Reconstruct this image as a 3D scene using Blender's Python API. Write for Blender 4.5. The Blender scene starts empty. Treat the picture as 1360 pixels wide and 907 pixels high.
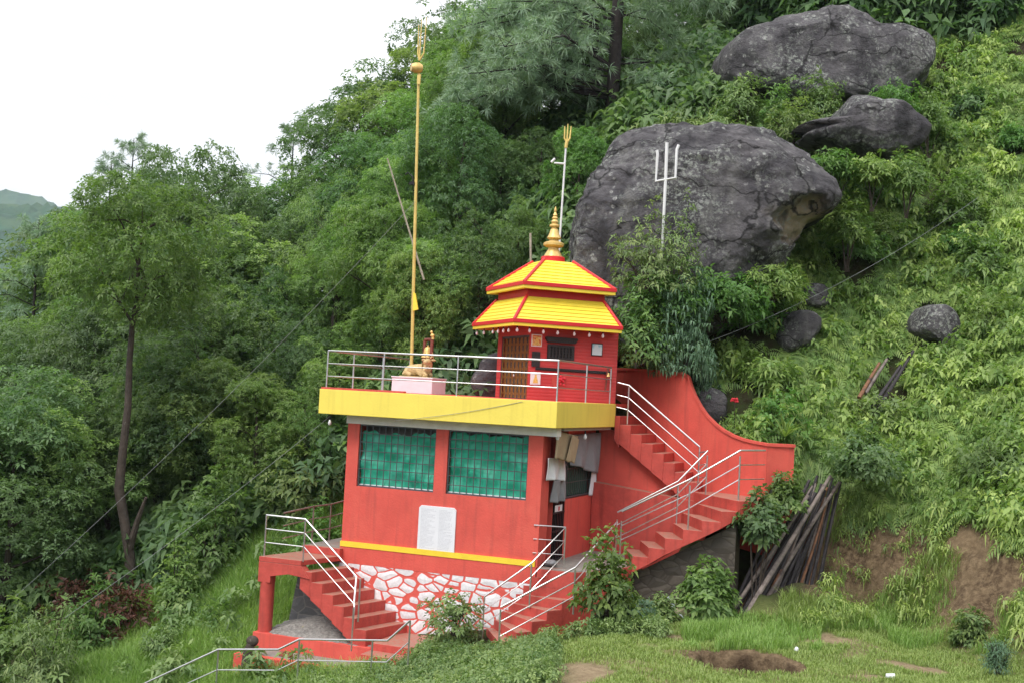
import bpy, math, random
import numpy as np
from mathutils import Vector, Matrix, noise as mnoise

# ------------------------------------------------------------------ camera, sky, sun, exposure
C = bpy.context.scene.collection
SC = bpy.context.scene
FPX, PITCH, ROLL = 1600.0, 0.0425, 0.0528          # focal length in photo pixels (1360 wide), tilt, roll
CAMZ = 5.14
cp, sp_, cr_, sr_ = math.cos(PITCH), math.sin(PITCH), math.cos(ROLL), math.sin(ROLL)
camd = bpy.data.cameras.new('camera'); cam = bpy.data.objects.new('camera', camd); C.objects.link(cam)
camd.sensor_width = 36; camd.lens = FPX / 1360 * 36; camd.clip_start = 0.1; camd.clip_end = 6000
right = Vector((cr_, -sr_ * sp_, sr_ * cp)); up = Vector((-sr_, -cr_ * sp_, cr_ * cp)); fwd = Vector((0, cp, sp_))
m = Matrix((right, up, -fwd)).transposed().to_4x4(); m.translation = (0, 0, CAMZ); cam.matrix_world = m
SC.camera = cam
W = bpy.data.worlds.new('World'); SC.world = W; W.use_nodes = True
SUN_EL, SUN_AZ = math.radians(52), math.radians(218)   # azimuth clockwise from +Y: the light comes over the viewer's left shoulder
nt = W.node_tree; nt.nodes.clear()
N = nt.nodes.new; Lk = nt.links.new
out = N('ShaderNodeOutputWorld'); bg = N('ShaderNodeBackground'); bg.inputs[1].default_value = 0.1
sky = N('ShaderNodeTexSky'); sky.sky_type = 'NISHITA'; sky.sun_disc = False
sky.sun_elevation = SUN_EL; sky.sun_rotation = SUN_AZ; sky.air_density = 1.0; sky.dust_density = 2.0
tc = N('ShaderNodeTexCoord'); sx = N('ShaderNodeSeparateXYZ'); Lk(tc.outputs['Generated'], sx.inputs[0])
rmp = N('ShaderNodeValToRGB'); Lk(sx.outputs[2], rmp.inputs[0])          # overcast: brighter overhead
rmp.color_ramp.elements[0].position = 0.0; rmp.color_ramp.elements[0].color = (0.40, 0.415, 0.45, 1)
rmp.color_ramp.elements[1].position = 0.75; rmp.color_ramp.elements[1].color = (1.0, 1.0, 1.0, 1)
e = rmp.color_ramp.elements.new(0.2); e.color = (0.60, 0.605, 0.62, 1)
cn = N('ShaderNodeTexNoise'); cn.inputs['Scale'].default_value = 2.2; cn.inputs['Detail'].default_value = 6
mp = N('ShaderNodeMapping'); mp.inputs['Scale'].default_value = (1, 1, 3.5); Lk(tc.outputs['Generated'], mp.inputs[0]); Lk(mp.outputs[0], cn.inputs[0])
cm = N('ShaderNodeMapRange'); cm.inputs[1].default_value = 0.3; cm.inputs[2].default_value = 0.7; cm.inputs[3].default_value = 10.6; cm.inputs[4].default_value = 14.4
Lk(cn.outputs[0], cm.inputs[0])
mul = N('ShaderNodeVectorMath'); mul.operation = 'SCALE'; Lk(rmp.outputs[0], mul.inputs[0]); Lk(cm.outputs[0], mul.inputs['Scale'])
mx = N('ShaderNodeMix'); mx.data_type = 'RGBA'; mx.inputs[0].default_value = 0.9
Lk(sky.outputs[0], mx.inputs[6]); Lk(mul.outputs[0], mx.inputs[7]); Lk(mx.outputs[2], bg.inputs[0]); Lk(bg.outputs[0], out.inputs[0])
sund = bpy.data.lights.new('sun', 'SUN'); sund.energy = 1.5; sund.angle = math.radians(24); sund.color = (1, 0.96, 0.9)
suno = bpy.data.objects.new('sun', sund); C.objects.link(suno)
sdir = Vector((math.sin(SUN_AZ) * math.cos(SUN_EL), math.cos(SUN_AZ) * math.cos(SUN_EL), math.sin(SUN_EL)))
suno.rotation_euler = sdir.to_track_quat('Z', 'Y').to_euler(); suno.location = (-20, -20, 60)
vs = SC.view_settings; SC.display_settings.display_device = 'sRGB'
vs.view_transform = 'Standard'; vs.look = 'None'; vs.exposure = 0.72; vs.gamma = 1; vs.use_curve_mapping = False
cy = SC.cycles
SC.render.engine = 'CYCLES'
cy.max_bounces = 6; cy.diffuse_bounces = 3; cy.glossy_bounces = 2; cy.transmission_bounces = 3; cy.volume_bounces = 1
cy.use_adaptive_sampling = True; cy.adaptive_threshold = 0.01; cy.caustics_reflective = False; cy.caustics_refractive = False
cy.use_denoising = True
try:
    cy.denoiser = 'OPENIMAGEDENOISE'; cy.denoising_input_passes = 'RGB_ALBEDO_NORMAL'; cy.denoising_prefilter = 'ACCURATE'
except Exception: pass
SC.render.threads_mode = 'AUTO'

# ------------------------------------------------------------------ frames: a pixel ray meets a real plane
def ray(px, py):
    a, b = px - 680, py - 453.5
    x = a * cr_ + b * sr_; y = -a * sr_ + b * cr_
    d = (x / FPX, 1.0, -y / FPX)
    return np.array([d[0], d[1] * cp - d[2] * sp_, d[1] * sp_ + d[2] * cp])
def at(px, py, d):                                   # world point on a pixel's ray at depth d metres
    r = ray(px, py); r = r * (d / r[1]); return Vector((r[0], r[1], r[2] + CAMZ))
class Frame:
    def __init__(s, o, rot):
        s.o = np.array(o, float); s.rot = rot
        c, n = math.cos(rot), math.sin(rot); s.R = np.array([[c, -n, 0], [n, c, 0], [0, 0, 1]])
        s.c = s.R.T @ (np.array([0, 0, CAMZ]) - s.o)
    def w(s, l): return Vector(s.R @ np.array(l, float) + s.o)
    def l(s, w): return s.R.T @ (np.array(w, float) - s.o)
    def on(s, ax, px, py, v):
        d = s.R.T @ ray(px, py); return s.c + d * ((v - s.c[ax]) / d[ax])
    def onX(s, px, py, v): return s.on(0, px, py, v)
    def onY(s, px, py, v): return s.on(1, px, py, v)
    def onZ(s, px, py, v): return s.on(2, px, py, v)
AZ = 0.3755
B = Frame((1.133, 28.0, 5.0), -AZ)                   # building frame: x along the front to the right, y into the hill, z from the terrace floor
WF = Frame((0, 0, 0), 0.0)
sA = B.w((-1.9, 3.0, 0.0))
S = Frame(sA, math.radians(20))                      # shrine frame: origin at its near corner

# ------------------------------------------------------------------ materials
MATS = {}
def mat(name, col=None, rough=0.6, metal=0.0, spec=0.4, var=0.12, vscale=3.0, bump=0.0, bscale=30.0, col2=None, c2scale=2.0, c2lo=0.5, c2hi=0.65, dust=None, streak=None):
    if name in MATS: return MATS[name]
    M = bpy.data.materials.new(name); M.use_nodes = True; t = M.node_tree; n = t.nodes; L = t.links.new
    b = n['Principled BSDF']; b.inputs['Roughness'].default_value = rough; b.inputs['Metallic'].default_value = metal
    b.inputs['Specular IOR Level'].default_value = spec
    g = n.new('ShaderNodeNewGeometry')
    nz = n.new('ShaderNodeTexNoise'); nz.inputs['Scale'].default_value = vscale; nz.inputs['Detail'].default_value = 6; nz.inputs['Roughness'].default_value = 0.65
    L(g.outputs['Position'], nz.inputs[0])
    mr = n.new('ShaderNodeMapRange'); mr.inputs[1].default_value = 0.3; mr.inputs[2].default_value = 0.7
    mr.inputs[3].default_value = 1 - var; mr.inputs[4].default_value = 1 + var; L(nz.outputs[0], mr.inputs[0])
    sc = n.new('ShaderNodeVectorMath'); sc.operation = 'SCALE'; sc.inputs[0].default_value = col; L(mr.outputs[0], sc.inputs['Scale'])
    o = sc.outputs[0]
    def mixc(o, fac, c):
        k = n.new('ShaderNodeMix'); k.data_type = 'RGBA'; L(fac, k.inputs[0]); L(o, k.inputs[6]); k.inputs[7].default_value = (*c, 1); return k.outputs[2]
    def rng(v, a, bb, c=0.0, d=1.0):
        k = n.new('ShaderNodeMapRange'); k.inputs[1].default_value = a; k.inputs[2].default_value = bb; k.inputs[3].default_value = c; k.inputs[4].default_value = d; L(v, k.inputs[0]); return k.outputs[0]
    if col2:
        n2 = n.new('ShaderNodeTexNoise'); n2.inputs['Scale'].default_value = c2scale; n2.inputs['Detail'].default_value = 8; n2.inputs['Roughness'].default_value = 0.7; L(g.outputs['Position'], n2.inputs[0])
        o = mixc(o, rng(n2.outputs[0], c2lo, c2hi), col2)
    if streak:                                       # rain streaks run down the paint
        mpn = n.new('ShaderNodeMapping'); mpn.inputs['Scale'].default_value = (3.5, 3.5, 0.28); L(g.outputs['Position'], mpn.inputs[0])
        n3 = n.new('ShaderNodeTexNoise'); n3.inputs['Scale'].default_value = 2.0; n3.inputs['Detail'].default_value = 5; L(mpn.outputs[0], n3.inputs[0])
        o = mixc(o, rng(n3.outputs[0], 0.52, 0.75, 0, streak[3]), streak[:3])
    if dust:                                         # dirt lying on upward faces
        sz = n.new('ShaderNodeSeparateXYZ'); L(g.outputs['Normal'], sz.inputs[0])
        n4 = n.new('ShaderNodeTexNoise'); n4.inputs['Scale'].default_value = 9; n4.inputs['Detail'].default_value = 5; L(g.outputs['Position'], n4.inputs[0])
        mm = n.new('ShaderNodeMath'); mm.operation = 'MULTIPLY'; L(rng(sz.outputs[2], 0.6, 0.9), mm.inputs[0]); L(rng(n4.outputs[0], 0.3, 0.55, 0.35, 0.95), mm.inputs[1])
        o = mixc(o, mm.outputs[0], dust)
    L(o, b.inputs['Base Color'])
    if bump:
        nb = n.new('ShaderNodeTexNoise'); nb.inputs['Scale'].default_value = bscale; nb.inputs['Detail'].default_value = 6; L(g.outputs['Position'], nb.inputs[0])
        bp = n.new('ShaderNodeBump'); bp.inputs['Strength'].default_value = bump; bp.inputs['Distance'].default_value = 0.03; L(nb.outputs[0], bp.inputs['Height']); L(bp.outputs[0], b.inputs['Normal'])
    MATS[name] = M; return M
RED = (0.65, 0.098, 0.076)
m_red = mat('red_masonry_paint', RED, 0.55, spec=0.3, var=0.10, vscale=1.6, bump=0.25, bscale=25, streak=(0.32, 0.065, 0.055, 0.42), col2=(0.69, 0.125, 0.092), c2scale=1.1, c2lo=0.5, c2hi=0.75)
m_redstep = mat('red_step_paint', (0.50, 0.075, 0.06), 0.5, spec=0.35, var=0.18, vscale=3.5, bump=0.3, bscale=20, dust=(0.36, 0.20, 0.15), streak=(0.22, 0.035, 0.03, 0.5))
m_redtrim = mat('red_roof_trim', (0.62, 0.028, 0.035), 0.4, spec=0.4, var=0.06)
m_yel = mat('yellow_masonry_paint', (0.84, 0.68, 0.12), 0.55, spec=0.3, var=0.05, vscale=1.2, bump=0.12, bscale=20, streak=(0.5, 0.38, 0.07, 0.25))
m_yelroof = mat('yellow_roof_sheet', (0.88, 0.69, 0.07), 0.32, spec=0.5, var=0.05)
m_stripe = mat('yellow_stripe_paint', (0.85, 0.62, 0.05), 0.6, spec=0.3, var=0.08, bump=0.2)
m_greybeam = mat('grey_beam_paint', (0.82, 0.83, 0.85), 0.7, var=0.1, bump=0.2)
m_ceil = mat('grey_ceiling_plaster', (0.36, 0.34, 0.31), 0.8, var=0.12)
m_conc = mat('worn_concrete', (0.24, 0.22, 0.20), 0.85, var=0.2, vscale=5, bump=0.4, bscale=30, col2=(0.30, 0.12, 0.09), c2scale=2, c2lo=0.55, c2hi=0.7)
m_steel = mat('stainless_steel_tube', (0.66, 0.65, 0.66), 0.28, metal=0.9, var=0.1, vscale=6)
m_steelbrown = mat('tarnished_steel_tube', (0.34, 0.27, 0.25), 0.35, metal=0.7, var=0.2, vscale=6)
m_gold = mat('gold_paint', (0.68, 0.47, 0.17), 0.4, metal=0.35, var=0.12, vscale=8, bump=0.1)
m_goldpole = mat('gold_pole_paint', (0.70, 0.52, 0.17), 0.42, metal=0.2, var=0.15, vscale=4)
m_white = mat('white_paint', (0.74, 0.74, 0.76), 0.5, var=0.05, bump=0.1)
m_marble = mat('white_marble_tile', (0.70, 0.68, 0.73), 0.3, var=0.06, vscale=4)
m_dark = mat('dark_carved_wood', (0.022, 0.02, 0.022), 0.5, var=0.4, vscale=20, bump=0.5, bscale=60)
m_black = mat('black_iron', (0.015, 0.015, 0.018), 0.5, metal=0.3, var=0.2)
m_greyiron = mat('grey_iron_bars', (0.10, 0.11, 0.12), 0.5, metal=0.5, var=0.25)
m_rust = mat('red_rust_iron', (0.20, 0.055, 0.04), 0.6, metal=0.2, var=0.3, vscale=12)
m_bull = mat('dull_gold_paint', (0.50, 0.36, 0.17), 0.55, metal=0.1, var=0.3, vscale=14, bump=0.4)
m_bronze = mat('bronze_door_bars', (0.38, 0.19, 0.055), 0.4, metal=0.35, var=0.3, vscale=14)
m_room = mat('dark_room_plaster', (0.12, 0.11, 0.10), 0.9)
m_tarp = mat('green_tarpaulin', (0.025, 0.36, 0.235), 0.5, spec=0.4, var=0.09, vscale=2, bump=0.4, bscale=5, col2=(0.12, 0.46, 0.37), c2scale=1.1, c2lo=0.48, c2hi=0.8)
m_tarpdk = mat('dark_green_netting', (0.012, 0.085, 0.055), 0.7, var=0.3, vscale=8)
m_card = mat('brown_cardboard', (0.36, 0.27, 0.17), 0.85, var=0.12, vscale=5)
m_cloth = mat('white_cloth', (0.72, 0.72, 0.76), 0.9, var=0.06, bump=0.5, bscale=8)
m_gcloth = mat('grey_cloth', (0.23, 0.23, 0.245), 0.9, var=0.12, bump=0.5, bscale=8)
m_bamboo = mat('weathered_bamboo', (0.36, 0.32, 0.26), 0.7, var=0.25, vscale=6)
m_pole = [mat('charred_pole_bark', (0.035, 0.030, 0.034), 0.7, var=0.5, vscale=9, bump=0.5, bscale=40, col2=(0.10, 0.085, 0.08), c2scale=5, c2lo=.55, c2hi=.75),
          mat('grey_pole_wood', (0.20, 0.165, 0.15), 0.75, var=0.3, vscale=9, bump=0.4, bscale=40, col2=(0.09, 0.07, 0.065), c2scale=4),
          mat('brown_pole_wood', (0.21, 0.10, 0.055), 0.75, var=0.3, vscale=9, bump=0.4, bscale=40, col2=(0.05, 0.04, 0.04), c2scale=4)]
m_bark = mat('tree_bark', (0.060, 0.046, 0.038), 0.9, var=0.35, vscale=5, bump=0.8, bscale=18, col2=(0.17, 0.15, 0.13), c2scale=7, c2lo=0.62, c2hi=0.72)
m_pinebark = mat('dark_pine_bark', (0.03, 0.024, 0.024), 0.95, var=0.5, vscale=6, bump=1.0, bscale=14)
m_cable = mat('grey_cable', (0.24, 0.25, 0.26), 0.6)
m_soil = mat('brown_soil', (0.17, 0.115, 0.07), 0.95, var=0.3, vscale=3, bump=0.8, bscale=14, col2=(0.09, 0.06, 0.042), c2scale=1.5)
m_gravel = mat('loose_gravel', (0.24, 0.225, 0.21), 0.95, var=0.45, vscale=14, bump=1.0, bscale=22, col2=(0.34, 0.30, 0.13), c2scale=3.5, c2lo=0.66, c2hi=0.72)
m_bulb = mat('white_bulb_glass', (0.75, 0.74, 0.78), 0.2, spec=0.5, var=0.03)
m_flower = mat('red_petals', (0.62, 0.03, 0.05), 0.6)
m_brick = mat('broken_brick', (0.30, 0.09, 0.06), 0.9, var=0.3, vscale=10, bump=0.5)
m_sack = mat('old_sack_cloth', (0.32, 0.28, 0.19), 0.9, var=0.25, vscale=5, bump=0.6, bscale=10)
m_pipe = mat('pale_pvc_hose', (0.50, 0.55, 0.60), 0.4)
m_cup = mat('pale_plastic', (0.66, 0.68, 0.72), 0.4)
m_paper = mat('pale_blue_paper', (0.62, 0.72, 0.78), 0.6, var=0.04, col2=(0.30, 0.55, 0.68), c2scale=1.7, c2lo=0.56, c2hi=0.62)
m_orange = mat('orange_print', (0.62, 0.19, 0.05), 0.5, var=0.5, vscale=22, col2=(0.70, 0.55, 0.25), c2scale=14, c2lo=0.5, c2hi=0.55)
m_yprint = mat('yellow_print', (0.70, 0.46, 0.12), 0.5, var=0.3, vscale=20)

def brick_red():
    M = mat('red_painted_brick', (0.50, 0.055, 0.055), 0.55, spec=0.3, var=0.12, vscale=2.5).copy(); M.name = 'red_painted_brick'
    t = M.node_tree; n = t.nodes; L = t.links.new
    tcn = n.new('ShaderNodeTexCoord'); w = n.new('ShaderNodeTexWave'); w.bands_direction = 'Z'; w.inputs['Scale'].default_value = 3.6; w.inputs['Distortion'].default_value = 0.4
    L(tcn.outputs['Object'], w.inputs[0]); bp = n.new('ShaderNodeBump'); bp.inputs['Strength'].default_value = 0.35; bp.inputs['Distance'].default_value = 0.02
    pw = n.new('ShaderNodeMath'); pw.operation = 'POWER'; pw.inputs[1].default_value = 0.25; L(w.outputs['Fac'], pw.inputs[0])
    L(pw.outputs[0], bp.inputs['Height']); L(bp.outputs[0], n['Principled BSDF'].inputs['Normal']); return M
m_brickred = brick_red()
def rubble(name, stone, mortar, scale, lo, hi, var=0.12, bump=0.5, rnd=0.0):
    M = bpy.data.materials.new(name); M.use_nodes = True; t = M.node_tree; n = t.nodes; L = t.links.new; b = n['Principled BSDF']
    tcn = n.new('ShaderNodeTexCoord'); mpn = n.new('ShaderNodeMapping'); mpn.inputs['Scale'].default_value = (0.74 * scale, 0.74 * scale, 1.25 * scale); mpn.inputs['Location'].default_value = (0.37, 0, 0.15)
    L(tcn.outputs['Object'], mpn.inputs[0])
    nz = n.new('ShaderNodeTexNoise'); nz.inputs['Scale'].default_value = 2.2 * scale; nz.inputs['Detail'].default_value = 2; L(tcn.outputs['Object'], nz.inputs[0])
    ad = n.new('ShaderNodeVectorMath'); ad.operation = 'MULTIPLY_ADD'; L(nz.outputs['Color'], ad.inputs[0]); ad.inputs[1].default_value = (0.14, 0.0, 0.14); L(mpn.outputs[0], ad.inputs[2])
    v = n.new('ShaderNodeTexVoronoi'); v.feature = 'DISTANCE_TO_EDGE'; v.inputs['Scale'].default_value = 2.9; v.inputs['Randomness'].default_value = 0.95; L(ad.outputs[0], v.inputs[0])
    vc = n.new('ShaderNodeTexVoronoi'); vc.feature = 'F1'; vc.inputs['Scale'].default_value = 2.9; vc.inputs['Randomness'].default_value = 0.95; L(ad.outputs[0], vc.inputs[0])
    n5 = n.new('ShaderNodeTexNoise'); n5.inputs['Scale'].default_value = 9; n5.inputs['Detail'].default_value = 4; L(tcn.outputs['Object'], n5.inputs[0])
    a2 = n.new('ShaderNodeMath'); a2.operation = 'MULTIPLY_ADD'; L(n5.outputs[0], a2.inputs[0]); a2.inputs[1].default_value = 0.05; L(v.outputs['Distance'], a2.inputs[2])
    mr = n.new('ShaderNodeMapRange'); mr.interpolation_type = 'SMOOTHSTEP'; mr.inputs[1].default_value = lo; mr.inputs[2].default_value = hi; L(a2.outputs[0], mr.inputs[0])
    if rnd:
        rr2 = n.new('ShaderNodeMapRange'); rr2.interpolation_type = 'SMOOTHSTEP'; rr2.inputs[1].default_value = rnd; rr2.inputs[2].default_value = rnd - .04; L(vc.outputs['Distance'], rr2.inputs[0])
        mm2 = n.new('ShaderNodeMath'); mm2.operation = 'MULTIPLY'; L(mr.outputs[0], mm2.inputs[0]); L(rr2.outputs[0], mm2.inputs[1])
    hs = n.new('ShaderNodeMapRange'); L(vc.outputs['Color'], hs.inputs[0]); hs.inputs[3].default_value = 1 - var; hs.inputs[4].default_value = 1 + var
    n6 = n.new('ShaderNodeTexNoise'); n6.inputs['Scale'].default_value = 18; n6.inputs['Detail'].default_value = 6; L(tcn.outputs['Object'], n6.inputs[0])
    m6 = n.new('ShaderNodeMapRange'); m6.inputs[1].default_value = .3; m6.inputs[2].default_value = .7; m6.inputs[3].default_value = .86; m6.inputs[4].default_value = 1.08; L(n6.outputs[0], m6.inputs[0])
    mu = n.new('ShaderNodeMath'); mu.operation = 'MULTIPLY'; L(hs.outputs[0], mu.inputs[0]); L(m6.outputs[0], mu.inputs[1])
    sc = n.new('ShaderNodeVectorMath'); sc.operation = 'SCALE'; sc.inputs[0].default_value = stone; L(mu.outputs[0], sc.inputs['Scale'])
    k = n.new('ShaderNodeMix'); k.data_type = 'RGBA'; L((mm2 if rnd else mr).outputs[0], k.inputs[0]); k.inputs[6].default_value = (*mortar, 1); L(sc.outputs[0], k.inputs[7]); L(k.outputs[2], b.inputs['Base Color'])
    bp = n.new('ShaderNodeBump'); bp.inputs['Strength'].default_value = bump; bp.inputs['Distance'].default_value = 0.05; L(a2.outputs[0], bp.inputs['Height']); L(bp.outputs[0], b.inputs['Normal'])
    b.inputs['Roughness'].default_value = 0.7; return M
m_painted = rubble('white_painted_stones_red_mortar', (0.74, 0.73, 0.76), RED, 1.12, 0.074, 0.094, rnd=.74, bump=0.9)
m_greyrubble = rubble('grey_rubble_masonry', (0.12, 0.12, 0.125), (0.20, 0.19, 0.18), 1.0, 0.045, 0.075, var=0.3, bump=0.8)
m_soilrub = rubble('dark_earth_rubble', (0.075, 0.062, 0.05), (0.045, 0.035, 0.027), 1.2, 0.04, 0.09, var=0.4, bump=1.0)
def rock_mat():
    M = bpy.data.materials.new('dark_lichened_rock'); M.use_nodes = True; t = M.node_tree; n = t.nodes; L = t.links.new; b = n['Principled BSDF']
    g = n.new('ShaderNodeNewGeometry')
    def nz(s, d=8, r=0.65):
        k = n.new('ShaderNodeTexNoise'); k.inputs['Scale'].default_value = s; k.inputs['Detail'].default_value = d; k.inputs['Roughness'].default_value = r; L(g.outputs['Position'], k.inputs[0]); return k.outputs[0]
    def rng(v, a, bb, c=0.0, d=1.0):
        k = n.new('ShaderNodeMapRange'); k.inputs[1].default_value = a; k.inputs[2].default_value = bb; k.inputs[3].default_value = c; k.inputs[4].default_value = d; L(v, k.inputs[0]); return k.outputs[0]
    def mixc(f, a, c):
        k = n.new('ShaderNodeMix'); k.data_type = 'RGBA'; L(f, k.inputs[0])
        if isinstance(a, tuple): k.inputs[6].default_value = (*a, 1)
        else: L(a, k.inputs[6])
        k.inputs[7].default_value = (*c, 1); return k.outputs[2]
    o = mixc(rng(nz(0.9), 0.35, 0.65), (0.042, 0.039, 0.047), (0.135, 0.125, 0.135))
    o = mixc(rng(nz(3.5), 0.62, 0.72, 0, 0.6), o, (0.17, 0.16, 0.155))
    # tan scar where the rock has broken away underneath
    br = n.new('ShaderNodeAttribute'); br.attribute_name = 'scar'
    o = mixc(br.outputs['Fac'], o, (0.34, 0.27, 0.19))
    vo = n.new('ShaderNodeTexVoronoi'); vo.inputs['Scale'].default_value = 3.6; L(g.outputs['Position'], vo.inputs[0])
    sp = n.new('ShaderNodeMath'); sp.operation = 'MULTIPLY'; L(rng(vo.outputs['Distance'], 0.30, 0.20), sp.inputs[0]); L(rng(nz(1.1, 4), 0.45, 0.56), sp.inputs[1])
    sp2 = n.new('ShaderNodeMath'); sp2.operation = 'MULTIPLY'; L(sp.outputs[0], sp2.inputs[0]); L(rng(nz(14, 3), 0.38, 0.55), sp2.inputs[1])
    o = mixc(sp2.outputs[0], o, (0.36, 0.36, 0.35))
    cl = n.new('ShaderNodeMath'); cl.operation = 'MULTIPLY'; L(rng(nz(9, 8, 0.75), 0.50, 0.57), cl.inputs[0]); L(rng(nz(0.55, 4), 0.47, 0.60), cl.inputs[1])
    o = mixc(cl.outputs[0], o, (0.30, 0.32, 0.29))
    mp3 = n.new('ShaderNodeMapping'); mp3.inputs['Scale'].default_value = (1.3, 1.3, 0.22); L(g.outputs['Position'], mp3.inputs[0])
    ns = n.new('ShaderNodeTexNoise'); ns.inputs['Scale'].default_value = 1.6; ns.inputs['Detail'].default_value = 7; L(mp3.outputs[0], ns.inputs[0])
    o = mixc(rng(ns.outputs[0], 0.56, 0.70, 0, 0.65), o, (0.19, 0.185, 0.18)); o = mixc(rng(ns.outputs[0], 0.44, 0.32, 0, 0.75), o, (0.022, 0.020, 0.024))
    wv = n.new('ShaderNodeTexNoise'); wv.inputs['Scale'].default_value = 0.8; wv.inputs['Detail'].default_value = 4; L(g.outputs['Position'], wv.inputs[0])
    av = n.new('ShaderNodeVectorMath'); av.operation = 'MULTIPLY_ADD'; L(wv.outputs['Color'], av.inputs[0]); av.inputs[1].default_value = (1.6, 1.6, 1.6); L(g.outputs['Position'], av.inputs[2])
    ml = n.new('ShaderNodeMapping'); ml.inputs['Scale'].default_value = (0.28, 0.28, 0.75); ml.inputs['Rotation'].default_value = (0, 0.25, 0); L(av.outputs[0], ml.inputs[0])
    ck = n.new('ShaderNodeTexVoronoi'); ck.feature = 'DISTANCE_TO_EDGE'; ck.inputs['Scale'].default_value = 0.85; L(ml.outputs[0], ck.inputs[0])
    ckf = rng(ck.outputs['Distance'], 0.016, 0.004, 0, 0.9); o = mixc(ckf, o, (0.012, 0.011, 0.012))
    L(o, b.inputs['Base Color']); b.inputs['Roughness'].default_value = 0.72; b.inputs['Specular IOR Level'].default_value = 0.35
    bp = n.new('ShaderNodeBump'); bp.inputs['Strength'].default_value = 1.0; bp.inputs['Distance'].default_value = 0.22; L(nz(4.0, 10, 0.7), bp.inputs['Height']); L(bp.outputs[0], b.inputs['Normal'])
    return M
m_rock = rock_mat()
def leaf_mat(name, c1, c2, trans=0.4, rough=0.45, spec=0.35, objvar=0.25):
    M = bpy.data.materials.new(name); M.use_nodes = True; t = M.node_tree; n = t.nodes; L = t.links.new; b = n['Principled BSDF']
    a = n.new('ShaderNodeAttribute'); a.attribute_name = 'tint'
    k = n.new('ShaderNodeMix'); k.data_type = 'RGBA'; L(a.outputs['Fac'], k.inputs[0]); k.inputs[6].default_value = (*c1, 1); k.inputs[7].default_value = (*c2, 1)
    oi = n.new('ShaderNodeObjectInfo'); hs = n.new('ShaderNodeHueSaturation')
    h = n.new('ShaderNodeMapRange'); L(oi.outputs['Random'], h.inputs[0]); h.inputs[3].default_value = 0.5 - 0.022 * objvar / .25; h.inputs[4].default_value = 0.5 + 0.022 * objvar / .25; L(h.outputs[0], hs.inputs['Hue'])
    mm = n.new('ShaderNodeMath'); mm.operation = 'MULTIPLY'; L(oi.outputs['Random'], mm.inputs[0]); mm.inputs[1].default_value = 7.31
    fr = n.new('ShaderNodeMath'); fr.operation = 'FRACT'; L(mm.outputs[0], fr.inputs[0])
    v = n.new('ShaderNodeMapRange'); L(fr.outputs[0], v.inputs[0]); v.inputs[3].default_value = 1 - objvar; v.inputs[4].default_value = 1 + objvar; L(v.outputs[0], hs.inputs['Value'])
    hs.inputs['Saturation'].default_value = 0.93; L(k.outputs[2], hs.inputs['Color']); L(hs.outputs[0], b.inputs['Base Color'])
    b.inputs['Roughness'].default_value = rough; b.inputs['Specular IOR Level'].default_value = spec
    tr = n.new('ShaderNodeBsdfTranslucent'); br = n.new('ShaderNodeVectorMath'); br.operation = 'MULTIPLY'; L(hs.outputs[0], br.inputs[0]); br.inputs[1].default_value = (1.3, 1.5, 0.7); L(br.outputs[0], tr.inputs[0])
    ms = n.new('ShaderNodeMixShader'); ms.inputs[0].default_value = trans; L(b.outputs[0], ms.inputs[1]); L(tr.outputs[0], ms.inputs[2]); L(ms.outputs[0], n['Material Output'].inputs[0])
    return M
m_leafA = leaf_mat('broad_leaves', (0.115, 0.207, 0.066), (0.293, 0.417, 0.117))
m_leafB = leaf_mat('dark_broad_leaves', (0.082, 0.161, 0.067), (0.205, 0.315, 0.115), objvar=0.2)
m_leafC = leaf_mat('fresh_green_leaves', (0.098, 0.190, 0.050), (0.270, 0.400, 0.095), objvar=0.2)
m_leafBright = leaf_mat('bright_green_leaves', (0.088, 0.209, 0.050), (0.209, 0.380, 0.088), objvar=0.1)
m_needle = leaf_mat('pine_needles', (0.183, 0.287, 0.195), (0.311, 0.421, 0.275), trans=0.2, objvar=0.12)
m_fern = leaf_mat('fern_fronds', (0.138, 0.242, 0.055), (0.396, 0.506, 0.132), trans=0.35, objvar=0.08)
m_grass = leaf_mat('lawn_grass', (0.177, 0.266, 0.053), (0.366, 0.437, 0.130), trans=0.3, objvar=0.05)
m_tallgrass = leaf_mat('tall_grass', (0.172, 0.310, 0.057), (0.356, 0.506, 0.127), trans=0.35, objvar=0.05)
m_weed = leaf_mat('weed_leaves', (0.118, 0.202, 0.067), (0.274, 0.364, 0.118), trans=0.3, objvar=0.1)
m_blue = leaf_mat('grey_green_leaves', (0.073, 0.152, 0.085), (0.152, 0.262, 0.140), trans=0.25, objvar=0.1)
m_dry = leaf_mat('dry_red_leaves', (0.085, 0.030, 0.024), (0.17, 0.065, 0.040), trans=0.25, objvar=0.2)

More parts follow.
